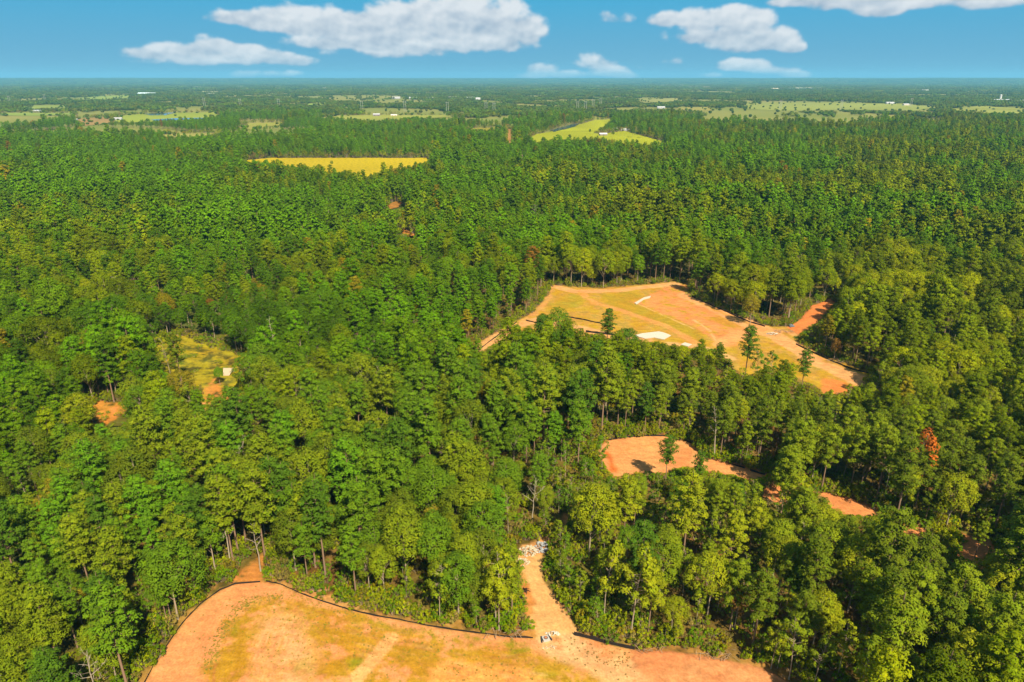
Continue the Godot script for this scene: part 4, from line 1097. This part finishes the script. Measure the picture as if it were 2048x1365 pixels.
func house(called: String, label: String, category: String, at: Vector2, long: float, deep: float, high: float, turn: float, wall: Color, top: Color, group := "") -> void:
	var o := thing(called, label, category, Vector3(at.x, 0, at.y), turn, group)
	var g := Geo.new()
	g.box(Vector3.ZERO, Vector3(long, high, deep))
	for s in [-1.0, 1.0]:
		var x: float = long * 0.5 * s
		g.tri(Vector3(x, high, -deep * 0.5), Vector3(x, high, deep * 0.5), Vector3(x, high + deep * 0.24, 0), Vector3(s, 0, 0))
	put("wall", g.mesh(), mat(wall, 0.9, "wall"), o)
	g = Geo.new()
	var e := 0.5
	for s in [-1.0, 1.0]:
		var a := Vector3(-long * 0.5 - e, high - 0.15, s * (deep * 0.5 + e))
		var b := Vector3(long * 0.5 + e, high - 0.15, s * (deep * 0.5 + e))
		var c := Vector3(long * 0.5 + e, high + deep * 0.24 + 0.12, 0)
		var d := Vector3(-long * 0.5 - e, high + deep * 0.24 + 0.12, 0)
		var n := (b - a).cross(d - a).normalized()
		if n.y < 0: n = -n
		g.quad(a, b, c, d, n)
		g.quad(a - Vector3.UP * 0.2, b - Vector3.UP * 0.2, b, a, Vector3(0, 0, s))
	put("roof", g.mesh(), mat(top, 0.55, "roof"), o)
	for k in maxi(1, int(long / 9.0)):
		var x: float = -long * 0.5 + (k + 0.5) * long / maxi(1, int(long / 9.0))
		g = Geo.new()
		g.box(Vector3(x, 0.9 if k else 0.05, deep * 0.5 + 0.03), Vector3(1.6, high * 0.42 if k else high * 0.7, 0.08))
		put("window" if k else "door", g.mesh(), mat(Color(0.05, 0.06, 0.07), 0.3, "opening"), o)

func _buildings() -> void:
	var white := Color(0.46, 0.46, 0.45)
	var tin := Color(0.48, 0.50, 0.52)
	var tan_c := Color(0.62, 0.52, 0.38)
	house("barn", "grey-roofed farm barn at the left edge of the dark trees", "barn", Vector2(188.2, -1470.8), 15.6, 8.4, 3, 0.2, Color(0.22, 0.18, 0.14), Color(0.62, 0.58, 0.52))
	house("farmhouse", "long white farmhouse half hidden among trees by the long field", "house", Vector2(256.1, -1616.3), 18, 6.6, 2.4, 0.05, white, white)
	house("shed", "small white shed left of the long white farmhouse", "shed", Vector2(238, -1648.8), 9.6, 4.8, 2.1, -0.1, white, tin)
	house("farmhouse", "dark-walled farmhouse with white roof in the middle pasture", "house", Vector2(-425.9, -2257.7), 20.4, 10.8, 4.8, 0.1, Color(0.25, 0.2, 0.2), white)
	house("shed", "low tan shed on the middle pasture", "shed", Vector2(-370.9, -2257.7), 19.2, 8.4, 3, 0.0, tan_c, Color(0.72, 0.66, 0.55))
	house("warehouse", "wide pale-blue warehouse in the far woods", "warehouse", Vector2(-2607.2, -5184.9), 120, 36, 7.2, 0.04, Color(0.62, 0.74, 0.82), Color(0.66, 0.80, 0.88))
	house("barn", "white barn beside the two round oaks on the left", "barn", Vector2(-1123.2, -2036), 30, 9.6, 4.2, 0.1, white, white)
	house("shed", "grey shed on the green strip at the left", "shed", Vector2(-1671.1, -2532.3), 25.2, 9.6, 4.2, 0.0, Color(0.4, 0.42, 0.44), tin)
	house("house", "white house beyond the left power poles", "house", Vector2(-2162.9, -3152.1), 27.6, 9.6, 4.2, 0.1, white, tan_c)
	house("shed", "long low white shed at the left forest edge", "shed", Vector2(-1237.5, -2011.2), 36, 7.2, 3, 0.0, white, tin)
	house("house", "white house in trees right of the pale pasture", "house", Vector2(1251.1, -2169.2), 15.6, 8.4, 4.2, -0.1, white, Color(0.82, 0.78, 0.68))
	house("barn", "white barn on the dotted right pasture", "barn", Vector2(1747.1, -3340), 36, 14.4, 5.4, 0.0, white, white)
	house("shed", "pale shed right of the dotted pasture barn", "shed", Vector2(1719.9, -3152.1), 27.6, 12, 4.8, 0.2, tan_c, white)
	house("farmhouse", "white farmhouse between tan fields right of the poles", "house", Vector2(585.4, -2832.6), 30, 12, 4.8, 0.1, white, white)
	house("warehouse", "long white warehouse by the far right silo", "warehouse", Vector2(2460, -3627.8), 90, 24, 7.2, 0.0, white, tin)
	house("warehouse", "second white shed row right of the silo", "warehouse", Vector2(2484.9, -3551.4), 60, 20.4, 7.2, 0.0, white, white)
	var row := ["leftmost white roof of the far village", "second white roof of the far village", "third white roof of the far village", "fourth white roof of the far village", "rightmost white roof of the far village"]
	for k in 5:
		house("house", row[k], "house", Vector2(-666.9, -4164.9) + Vector2(k * 108.0, (k % 3) * 70.0), 46, 18, 8, 0.1 * k, white, white, "roofs of the far village")
	var far := [[Vector2(-2020.4, -8171.9), "far long pale roof left of the village", 190.0], [Vector2(-152.7, -3878.1), "small white roof in woods right of the village", 60.0], [Vector2(1254.9, -10104.6), "thin white row of roofs on the horizon", 700.0], [Vector2(2561.5, -11457.5), "white plant near the horizon", 420.0], [Vector2(2239.3, -9036.5), "tan yard building near the horizon", 500.0], [Vector2(2871.5, -7798.5), "long pale row of roofs far right", 900.0], [Vector2(3401.1, -8171.9), "end of the pale row of roofs far right", 300.0], [Vector2(-10596.6, -15639.3), "pale buildings on the far left horizon", 420.0], [Vector2(-7228.7, -11457.5), "tiny white roof on the left horizon", 150.0], [Vector2(-3839.7, -9036.5), "tiny white roof below the big cloud", 120.0], [Vector2(471.4, -14332.5), "tiny white cluster at the centre horizon", 260.0], [Vector2(3789.6, -6592.2), "small far roof above the dotted pasture", 90.0], [Vector2(-3496.5, -9540.9), "small white roof right of far tan fields", 130.0], [Vector2(-2024.4, -5031.1), "thin white roof right of the warehouse", 130.0]]
	for f in far:
		# a cluster of low roofs standing in a row
		var n := maxi(1, int(f[2] / 90.0))
		for k in n:
			var own: String = f[1] if n == 1 else "%s, %s" % [f[1], ["first from its left end", "second from its left end", "third from its left end", "fourth from its left end", "fifth from its left end", "sixth from its left end", "seventh from its left end", "eighth from its left end", "ninth from its left end", "tenth from its left end"][k]]
			var long: float = f[2] / n * rng.randf_range(0.35, 0.8)
			house("long_building", own, "building", f[0] + Vector2((k - n * 0.5) * f[2] / n, rng.randf_range(-120, 120) if n > 1 else 0.0), long, 24.0, 9.0, rng.randf_range(-0.2, 0.2), white, [white, tan_c, tin][k % 3], "roofs near the horizon")
	# silo
	var at := Vector2(2500.7, -3707.6)
	var o := thing("silo", "tall pale silo beside the long white warehouse", "silo", Vector3(at.x, 0, at.y))
	var cyl := CylinderMesh.new()
	cyl.top_radius = 5
	cyl.bottom_radius = 5
	cyl.height = 30
	put("tower", cyl, mat(Color(0.66, 0.64, 0.6), 0.8, "concrete"), o).position.y = 15
	cyl = CylinderMesh.new()
	cyl.top_radius = 1
	cyl.bottom_radius = 5.6
	cyl.height = 4
	put("cap", cyl, mat(tin, 0.6, "tin"), o).position.y = 32
	# power line
	var poles := [[Vector2(-88.8, -2457.6), "left pole pair of the two tall pairs above the pines"], [Vector2(-60.6, -2421.9), "right pole pair of the two tall pairs above the pines"], [Vector2(233.9, -2571.3), "tall pole pair beyond the pond"], [Vector2(262.5, -2571.3), "thinner poles right of the tall pair beyond the pond"], [Vector2(366, -2984), "far pole pair right of the pond poles"], [Vector2(-223.6, -2494.4), "pole pair left of the two tall pairs"], [Vector2(-382.1, -2571.3), "pole pair above the middle pasture"], [Vector2(-544, -2611.5), "pole pair left of the middle pasture barn"], [Vector2(-930.9, -2881.4), "pole pair above the small yellow pasture"], [Vector2(-1084.7, -2881.4), "pole pair right of the flooded pasture"], [Vector2(-1294.3, -3038), "pole pair above the flooded pasture"], [Vector2(-2393, -3707.6), "tall pole pair on the far left"], [Vector2(-2322.5, -3340), "leftmost pole pair"], [Vector2(1002.7, -2695.7), "pole pair on the left of the dotted pasture"], [Vector2(1231, -2695.7), "pole pair in the middle of the dotted pasture"], [Vector2(1650, -2984), "pole pair on the right of the dotted pasture"], [Vector2(308, -2739.9), "small pole pair between the tall pairs beyond the pond"]]
	var made: Node3D
	for p in poles:
		var q: Node3D
		if made == null:
			q = thing("power_pole", p[1], "power pole", Vector3.ZERO, 0.0, "pole pairs of the power line")
			var pole_mat := mat(Color(0.40, 0.40, 0.38), 0.8, "pole")
			for s in [-1.0, 1.0]:
				var g := Geo.new()
				g.tube([Vector3(s * 3.4, -1, 0), Vector3(s * 3.4, 36, 0)], [0.6, 0.45], 6)
				put("pole", g.mesh(), pole_mat, q)
			var g2 := Geo.new()
			g2.box(Vector3(0, 32, 0), Vector3(12, 0.5, 0.5))
			put("cross_arm", g2.mesh(), pole_mat, q)
			made = q
		else:
			q = made.duplicate()
			q.name = numbered("power_pole")
			add_child(q)
			tag(q, p[1] if p[1] != "leftmost pole pair" else "leftmost pole pair beside the left forest")
		q.position = Vector3(p[0].x, 0, p[0].y)
		q.rotation.y = 0.15

func _named_trees() -> void:
	rng.seed = 303
	# lone trees that stand before the cleared ground
	var lone := [
		["pine", 0, Vector2(91.5, -245.2), 23.3, "deep green", "tall lone pine with bare lower trunk before the upper dirt road", 0.0],
		["pine", 1, Vector2(107.6, -230.2), 19.2, "deep green", "open-crowned lone pine before the far bend of the upper road", 0.02],
		["pine", 2, Vector2(40.7, -273), 20.4, "deep green", "narrow lone pine standing left of the white limestone pad", 0.0],
		["broadleaf", 0, Vector2(13.2, -268.5), 20.6, "deep green", "left of twin dark trees before the upper site", 0.0],
		["broadleaf", 1, Vector2(20, -268.5), 21, "green", "right of twin dark trees before the upper site", 0.0],
		["slender", 0, Vector2(93.5, -238.2), 14.9, "green", "left of two small trees beside the tall lone pine", 0.0],
		["slender", 1, Vector2(98.2, -237.3), 14.8, "green", "right of two small trees beside the tall lone pine", 0.0],
		["pine", 3, Vector2(83.3, -253.6), 12.3, "deep green", "small pine tip left of the tall lone pine", 0.0],
		["broadleaf", 2, Vector2(45.3, -253.6), 18.3, "deep green", "round dark crown below the narrow lone pine", 0.0],
		["pine", 4, Vector2(44.4, -169.9), 17, "deep green", "dense pine standing in front of the round clearing", 0.0],
		["pine", 1, Vector2(52.5, -165.7), 14, "deep green", "short pine at the right of the round clearing", 0.0],
		["slender", 2, Vector2(26.9, -176.3), 12.5, "green", "thin bent-stemmed tree left of the round clearing", 0.02],
		["slender", 3, Vector2(102.2, -141.4), 8.4, "olive", "thin trees in the smaller orange road gap", 0.0],
		["pine", 2, Vector2(113.8, -137.6), 11.1, "olive", "forked pine in the orange road gap", 0.0],
		["slender", 2, Vector2(108.2, -159.3), 24, "orange", "burnt-orange dead pine with bare trunk in the right-hand wood", 0.0],
		["slender", 1, Vector2(47.5, -114), 12, "rusty brown", "rust-brown young pine above the spoil bank", 0.0],
		["slender", 2, Vector2(51.4, -113.7), 13, "rusty brown", "second rusty young pine right of the rust-brown one", 0.0],
		["pine", 3, Vector2(-72.3, -96.5), 28.2, "green", "big leaning pine at the lower left of the near lot", -0.06],
		["broadleaf", 3, Vector2(-72.8, -117), 20.4, "green", "broad pale-stemmed tree overhanging the silt fence bend", 0.03],
		["pine", 1, Vector2(-51.9, -136.8), 22.8, "green", "straight pine by the footpath with a bare pale trunk", 0.0],
		["pine", 2, Vector2(-59.6, -135), 27.9, "olive", "tall pine at the head of the orange footpath", 0.0],
		["pine", 4, Vector2(-67, -134.1), 26.5, "olive", "tall pine left of the orange footpath", 0.0],
		["pine", 0, Vector2(0, -118.4), 19.2, "olive", "thick brown pine trunk at the left edge of the dirt track", 0.0],
		["slender", 0, Vector2(-2.8, -113.8), 19.7, "yellow-green", "pale forked birch-like tree left of the dirt track", 0.0],
		["slender", 1, Vector2(-15.6, -116.2), 16.5, "olive", "thin pale tree in the thicket below the lower fence", 0.0],
		["pine", 3, Vector2(-35.4, -123.9), 21, "green", "pair-stemmed pine at the left of the thicket", 0.0],
		["slender", 3, Vector2(20, -117), 21, "yellow-green", "tall white-stemmed tree right of the dirt track", 0.0],
		["slender", 2, Vector2(25.1, -112), 23.6, "yellow-green", "slim pale-stemmed tree behind the sagging fence", 0.0],
		["slender", 0, Vector2(51.7, -103.7), 13, "yellow-green", "young yellow-green tree on the end of the spoil bank", 0.0],
		["slender", 1, Vector2(54.3, -101.1), 16.1, "olive", "thin tree right of the young yellow-green one", 0.0],
		["broadleaf", 4, Vector2(84.2, -103), 17, "bright green", "light green rounded oak in the lower right wood", 0.0],
		["broadleaf", 2, Vector2(124, -347.1), 11, "dark olive", "dark oak whose shadow falls on the upper road", 0.0],
		["broadleaf", 1, Vector2(113.8, -307.6), 15, "golden", "golden-brown shrub tree beside the upper silt fence", 0.0],
		["broadleaf", 0, Vector2(134.8, -264.1), 10.7, "rusty brown", "rusty small oak among pine trunks by the upper road", 0.0],
		["pine", 1, Vector2(-124.5, -234.6), 24.2, "dark olive", "tall thin pine trunk standing in the grassy glade", 0.02],
		["slender", 0, Vector2(-133.1, -243.7), 18.4, "yellow-green", "pale-stemmed tree at the left of the glade", 0.03],
		["broadleaf", 3, Vector2(-112.3, -239.1), 7.3, "bright green", "low green bush tree beside the pale culvert apron", 0.0],
		["broadleaf", 0, Vector2(-59.4, -495.5), 19, "golden", "golden tree in the middle of the forest", 0.0],
		["broadleaf", 1, Vector2(-165.4, -251.4), 18, "golden", "golden crown at the left behind the glade", 0.0],
		["broadleaf", 2, Vector2(-68.5, -218.3), 13, "orange", "small red-orange tree among pines right of the glade", 0.0],
		["broadleaf", 2, Vector2(159.5, -243.7), 7.4, "dark olive", "dark oak at the right end of the upper road", 0.0],
		["broadleaf", 4, Vector2(-241.1, -937.8), 7.2, "green", "single round tree on the golden field", 0.0],
		["broadleaf", 0, Vector2(165.6, -1511.7), 11.2, "deep green", "single round tree on the long yellow-green field", 0.0],
		["broadleaf", 1, Vector2(-1150.9, -1987.1), 14.5, "deep green", "left of two round oaks by the white barn", 0.0],
		["broadleaf", 2, Vector2(-1119, -1987.1), 15.8, "deep green", "right of two round oaks by the white barn", 0.0],
		["broadleaf", 2, Vector2(203.5, -1432), 10.6, "deep green", "round oak right of the grey-roofed barn", 0.0],
		["broadleaf", 3, Vector2(240.7, -1419.5), 17.2, "deep green", "left of the big dark oaks on the long field", 0.0],
		["broadleaf", 1, Vector2(256.5, -1407.2), 15.2, "deep green", "second big dark oak on the long field", 0.0],
		["broadleaf", 0, Vector2(278.2, -1371.6), 15.7, "deep green", "third big dark oak on the long field", 0.0],
		["broadleaf", 4, Vector2(300.4, -1371.6), 16.7, "deep green", "fourth big dark oak at the end of the long field", 0.0]]
	for t in lone:
		grow_tree(t[0], t[1], t[2], t[3], rng.randf() * TAU, t[4], t[5], "", t[6])
	# leafless and dead trees
	var snags := [[Vector2(-84.1, -616.6), 19, "pale grey dead crown in the middle forest", 5.0], [Vector2(17.9, -533.5), 19, "reddish bare tree in the middle forest", 4.0], [Vector2(-241.6, -486.5), 21, "white dead tree on the left hillside", 4.0], [Vector2(-132.3, -490.9), 22, "slim white snag left of the forest middle", 2.5], [Vector2(-193.3, -322.7), 20, "white branching snag in the left forest", 4.0], [Vector2(-67.8, -134.2), 17, "pale forked dead tree above the left thicket", 3.0], [Vector2(-60.1, -132.6), 14, "small white forked snag right of the pale forked tree", 2.0], [Vector2(-73.5, -159.1), 19, "grey dead crown behind the left plot corner", 4.5], [Vector2(-66.2, -146.3), 17, "second grey-brown dead crown near the footpath pines", 4.0], [Vector2(-96.1, -256.7), 22, "leaning white dead trunk right of the glade", 2.0], [Vector2(62.3, -183.9), 18, "white bare trunk behind the round clearing", 2.0], [Vector2(104.2, -162.6), 15, "grey twiggy dead crown left of the burnt-orange pine", 4.5], [Vector2(5.4, -151.7), 14, "pale crooked bare tree inside the wooded plot", 3.0], [Vector2(-76.7, -94.2), 14, "white bare branches at the lower left corner", 4.0], [Vector2(148.9, -288.1), 21, "bare pole trunk in the right wood", 1.5], [Vector2(-412.2, -591.6), 21, "pale dead tree near the left margin", 4.0], [Vector2(15.7, -265.4), 14, "bare twigs among the twin dark trees", 2.0]]
	for s in snags:
		var o := thing("dead_tree", s[2], "dead tree", Vector3(s[0].x, 0, s[0].y), rng.randf() * TAU)
		var g: Geo = bare(s[1], s[3], 12).t
		put("trunk", g.mesh(), bark_dead, o)

func _forest() -> void:
	rng.seed = 404
	var pines := {}
	var leafy := {}
	var near := []
	var track := outline(TRACK)
	var z := -58.0
	while z > -2150.0:
		var far := -z
		var gap := 5.5 if far < 300 else (6.6 if far < 800 else 8.8 + (far - 800) * 0.002)
		var half := far * 0.80 + 34.0
		var x := -half
		while x < half:
			var v := Vector2(x + rng.randf_range(-0.45, 0.45) * gap, z + rng.randf_range(-0.45, 0.45) * gap)
			x += gap
			if open_at(v, 0.0): continue
			if rng.randf() < 0.08 or noise_mid.get_noise_2d(v.x * 0.25, v.y * 0.25) > 0.42: continue
			if far > 1300 and _meadow(v) > 0.08 + clampf((2150 - far) / 900.0, 0, 1) * (0.25 if v.x < -150 else 0.5): continue
			var mix := noise_low.get_noise_2d(v.x * 1.3 + 400, v.y * 1.3) + rng.randf_range(-0.35, 0.35) + clampf((far - 300) / 900.0, 0, 0.2)
			var kind := "pine" if mix > -0.05 else "broadleaf"
			var edge_low := far < 175 and v.x > 6 and v.x < 70
			if far < 210 and v.x > 15 and rng.randf() < 0.6: kind = "pine"
			if far < 330 and rng.randf() < (0.55 if edge_low else 0.16): kind = "slender"
			var h := rng.randf_range(15, 26) if kind == "pine" else (rng.randf_range(9, 20) if kind == "broadleaf" else rng.randf_range(8, 15))
			h *= 0.98 + 0.5 * noise_low.get_noise_2d(v.x * 1.1 - 300, v.y * 1.1 + 90)
			if rng.randf() < 0.1: h *= 1.22
			var near_track := far < 150 and v.x > 4 and signed_distance(track, v) < 7.0
			if near_track:
				h = minf(h, 10.0)
				kind = "slender"
			var most := height_limit(v, h, 3.8 if kind != "slender" else 1.4)
			if most < h:
				h = most
				if h < 3.0: continue
				if h < 13.0 and kind == "pine": kind = "slender" if rng.randf() < 0.6 else "broadleaf"
			var tone := pick_tone(v, kind)
			if edge_low and rng.randf() < 0.4: tone = "yellow-green" if rng.randf() < 0.5 else "olive"
			var k := rng.randi() % 4
			var turn := rng.randf() * TAU
			var seen := far < 245 and absf(v.x) < 0.75 * (far * 0.933 + 40.0) and far > 88
			if seen: near.append([kind, k, v, h, turn, tone])
			else: _far_tree(leafy if kind != "pine" else pines, kind, k, v, h, turn, tone, far)
		z -= gap
	# the trees that show largest are things of their own
	near.sort_custom(func(a, b): return (a[2] as Vector2).length() < (b[2] as Vector2).length())
	var count := {"pine": 0, "broadleaf": 0, "slender": 0}
	var told := {}
	var own := []
	for t in near:
		if count[t[0]] >= (300 if t[0] != "slender" else 260):
			_far_tree(leafy if t[0] != "pine" else pines, t[0], t[1], t[2], t[3], t[4], t[5], -t[2].y)
			continue
		count[t[0]] += 1
		var best := 0
		for k in landmarks.size():
			if (landmarks[k][1] as Vector2).distance_to(t[2]) < (landmarks[best][1] as Vector2).distance_to(t[2]): best = k
		var d: Vector2 = t[2] - landmarks[best][1]
		var dirs := ["right of", "before and right of", "before", "before and left of", "left of", "beyond and left of", "beyond", "beyond and right of"]
		var where: String = dirs[posmod(int(roundf(d.angle() / (PI / 4))), 8)]
		var size: String = ("tall" if t[3] > 20 else ("young" if t[3] < 14 else "middling")) if t[0] == "pine" else (("big" if t[3] > 15 else ("low" if t[3] < 9 else "rounded")) if t[0] == "broadleaf" else ("lanky" if t[3] > 11 else "short"))
		var said: String = "%s %s %s %s %s" % [size, t[5], {"pine": "pine", "broadleaf": "leafy tree", "slender": "slender tree"}[t[0]], where, landmarks[best][0]]
		if not told.has(said): told[said] = []
		told[said].append(own.size())
		own.append([t, d.length()])
	var labels := []
	labels.resize(own.size())
	var order := ["nearest", "second nearest", "third nearest", "fourth nearest", "fifth nearest", "sixth nearest", "seventh nearest", "eighth nearest", "ninth nearest", "tenth nearest", "eleventh nearest", "twelfth nearest", "thirteenth nearest", "fourteenth nearest", "fifteenth nearest"]
	for said in told:
		var list: Array = told[said]
		list.sort_custom(func(a, b): return own[a][1] < own[b][1])
		for k in list.size():
			labels[list[k]] = said if list.size() == 1 else said + ", " + (order[k] if k < order.size() else "%dth nearest" % (k + 1))
	var group := {"pine": "pines of the near forest", "broadleaf": "leafy trees of the near forest", "slender": "slender trees along the near forest edges"}
	for k in own.size():
		var t: Array = own[k][0]
		grow_tree(t[0], t[1], t[2], t[3], t[4], t[5], labels[k], group[t[0]])
	scatter("pine_forest", "dense pine forest that stretches to the middle distance", "forest", pines)
	scatter("broadleaf_forest", "mixed leafy woodland between the pine stands", "forest", leafy)
	_undergrowth()
	_far_woods()

func _far_tree(sets: Dictionary, kind: String, k: int, v: Vector2, h: float, turn: float, tone: String, far: float) -> void:
	var src: Dictionary = kinds[kind][k % kinds[kind].size()]
	var s: float = h / src.h
	var f := rng.randf_range(0.62, 1.06)
	var c: Color = TONES[tone]
	drop(sets, src.near if far < 420 else src.mid, v.x, v.y, turn, s * rng.randf_range(0.92, 1.15), s, Color(c.r * f, c.g * f, c.b * f))

func _undergrowth() -> void:
	rng.seed = 505
	var sorts := []
	for k in 5: sorts.append(_merge(shrub(rng.randf_range(2.4, 4.2), rng.randf_range(1.2, 2.1), 20, 24, 0.165)))
	var sets := {}
	var z := -60.0
	while z > -420.0:
		var far := -z
		var gap := 3.0 if far < 220 else 4.4
		var x := -(far * 0.8 + 20.0)
		while x < far * 0.8 + 20.0:
			var v := Vector2(x + rng.randf_range(-0.5, 0.5) * gap, z + rng.randf_range(-0.5, 0.5) * gap)
			x += gap
			if open_at(v, -0.8): continue
			if rng.randf() < 0.25: continue
			var h := height_limit(v, 3.2, 0.8)
			if h < 0.6: continue
			var t := rng.randf()
			var c: Color = TONES["olive"] if t < 0.35 else (TONES["green"] if t < 0.7 else (TONES["yellow-green"] if t < 0.86 else (TONES["tan"] if t < 0.95 else TONES["golden"])))
			var f := rng.randf_range(0.6, 1.0)
			var s := rng.randf_range(0.55, 1.15)
			drop(sets, sorts[rng.randi() % 5], v.x, v.y, rng.randf() * TAU, s, minf(s, h / 3.0), Color(c.r * f, c.g * f, c.b * f))
		z -= gap
	for k in 90:
		var q := outline(GLADE if k < 70 else CUT)
		var r := box_of(q)
		var v := r.position + Vector2(rng.randf(), rng.randf()) * r.size
		if not Geometry2D.is_point_in_polygon(v, q) or noise_mid.get_noise_2dv(v * 0.6) < -0.05: continue
		var c: Color = TONES["olive"] if rng.randf() < 0.5 else TONES["yellow-green"]
		drop(sets, sorts[rng.randi() % 5], v.x, v.y, rng.randf() * TAU, rng.randf_range(0.4, 1.0), rng.randf_range(0.25, 0.7), c)
	# a skirt of brush and saplings along every edge of open ground
	for a in areas:
		var q: PackedVector2Array = a.pts
		for k in q.size():
			var u := q[k]
			var w := q[(k + 1) % q.size()]
			var far := -(u.y + w.y) * 0.5
			if far > 2600 or far < 50: continue
			var s0 := 1.3 if far < 420 else (4.5 if far < 1500 else 9.0)
			var big := 1.0 if far < 420 else 3.0
			for j in int(u.distance_to(w) / s0):
				for row in (7 if far < 200 else 3):
					var v := u.lerp(w, (j + rng.randf()) * s0 / u.distance_to(w)) + Vector2(rng.randfn(), rng.randfn()) * ((2.0 + row * 0.6) if far < 420 else 6.0)
					if open_at(v, -0.4): continue
					var h := height_limit(v, 5.5 * big, 0.8)
					if h < 0.5: continue
					var t := rng.randf()
					var c: Color = TONES["olive"] if t < 0.35 else (TONES["green"] if t < 0.5 else (TONES["yellow-green"] if t < 0.8 else (TONES["tan"] if t < 0.92 else TONES["golden"])))
					var f := rng.randf_range(0.65, 1.05)
					var s := rng.randf_range(0.5, 1.0) * big
					drop(sets, sorts[rng.randi() % 5], v.x, v.y, rng.randf() * TAU, s, minf(s * rng.randf_range(0.8, 1.9), h / 3.0), Color(c.r * f, c.g * f, c.b * f))
	scatter("undergrowth", "bushy undergrowth beneath and along the forest edges", "undergrowth", sets)

func grove(r: float, trees: int, leaves: int, size: float, h: float) -> ArrayMesh:
	var g := Geo.new()
	for k in trees:
		var a := rng.randf() * TAU
		var q := sqrt(rng.randf()) * r
		var at := Vector3(cos(a) * q, 0, sin(a) * q)
		var hh := h * rng.randf_range(0.6, 1.1)
		var w := size * 2.2
		var f := rng.randf_range(0.55, 1.0)
		for j in leaves:
			var d := rand_dir()
			var p := at + Vector3(d.x * w, hh * 0.6 + d.y * hh * 0.4, d.z * w)
			var facing := (d + rand_dir() * 0.5 + Vector3.UP * 0.3).normalized()
			var c := leaf_tint(0.2)
			g.leaf(p, facing, (d + Vector3.UP * 0.3).normalized(), rng.randf() * TAU, size, size * 0.7, Color(c.r * f, c.g * f, c.b * f))
	var m := g.mesh()
	m.surface_set_material(0, leaf_mat)
	return m

func _meadow(v: Vector2) -> float:
	var f := noise_field.get_noise_2d(v.x * 0.6, v.y * 0.5)
	return maxf(f, -f - 0.22)

func _far_woods() -> void:
	rng.seed = 606
	var sets := {}
	var small := []
	var large := []
	var single := []
	for k in 4: small.append(grove(20.0, 15, 36, 2.0, 15.0))
	for k in 4: large.append(grove(62.0, 52, 20, 3.8, 16.0))
	for k in 3: single.append(grove(1.0, 1, 70, 2.2, 12.0))
	var z := -2150.0
	while z > -23800.0:
		var far := -z
		var big := far > 6200
		var gap := 34.0 if not big else 105.0 + (far - 6200) * 0.006
		var x := -(far * 0.8)
		while x < far * 0.8:
			var v := Vector2(x + rng.randf_range(-0.5, 0.5) * gap, z + rng.randf_range(-0.5, 0.5) * gap)
			x += gap
			var meadow := _meadow(v) > 0.07 + clampf((far - 5000) / 14000.0, 0, 0.40)
			if not big and not meadow:
				meadow = open_at(v, 8.0)
			elif not big and meadow:
				if rng.randf() < 0.025: meadow = open_at(v, 0.0)
			var t := rng.randf()
			var c: Color = TONES["deep green"] if t < 0.4 else (TONES["green"] if t < 0.65 else TONES["dark olive"])
			var k := rng.randf_range(0.75, 1.3)
			var tint := Color(c.r * k * 0.8 + 0.008, c.g * k * 0.8 + 0.008, c.b * k + 0.010)
			if meadow:
				if rng.randf() < 0.10 and not big and not open_at(v, 0.0):
					drop(sets, single[rng.randi() % 3], v.x, v.y, rng.randf() * TAU, rng.randf_range(0.7, 1.3), rng.randf_range(0.7, 1.1), tint)
				continue
			if not big and far < 4500:
				var most := height_limit(v, 18.0, 12.0)
				if most < 6.0: continue
				drop(sets, small[rng.randi() % 4], v.x, v.y, rng.randf() * TAU, rng.randf_range(0.85, 1.2), minf(rng.randf_range(0.75, 1.1), most / 18.0), tint)
				continue
			var wide := gap / 105.0 if big else 1.0
			drop(sets, (large if big else small)[rng.randi() % 4], v.x, v.y, rng.randf() * TAU, rng.randf_range(0.85, 1.2) * wide, rng.randf_range(0.75, 1.1), tint, land(v))
		z -= gap
	for f in FIELDS:
		var q := outline(f)
		for k in q.size():
			var u := q[k]
			var w := q[(k + 1) % q.size()]
			for j in int(u.distance_to(w) / 26.0):
				if rng.randf() < 0.35: continue
				var v := u.lerp(w, rng.randf()) + Vector2(rng.randfn(), rng.randfn()) * 22.0
				var c: Color = TONES["deep green"] if rng.randf() < 0.6 else TONES["dark olive"]
				drop(sets, single[rng.randi() % 3], v.x, v.y, rng.randf() * TAU, rng.randf_range(0.5, 1.1), rng.randf_range(0.4, 0.85), Color(c.r, c.g, c.b + 0.01))
		var r := box_of(q)
		for j in int(r.size.x * r.size.y / 9000.0):
			var v := r.position + Vector2(rng.randf(), rng.randf()) * r.size
			if Geometry2D.is_point_in_polygon(v, q) and noise_low.get_noise_2dv(v) > 0.0:
				drop(sets, single[rng.randi() % 3], v.x, v.y, rng.randf() * TAU, rng.randf_range(0.5, 1.0), rng.randf_range(0.4, 0.8), Color(0.05, 0.09, 0.015))
	scatter("distant_woods", "hazy far-off woods between pastures out to the horizon", "woods", sets)
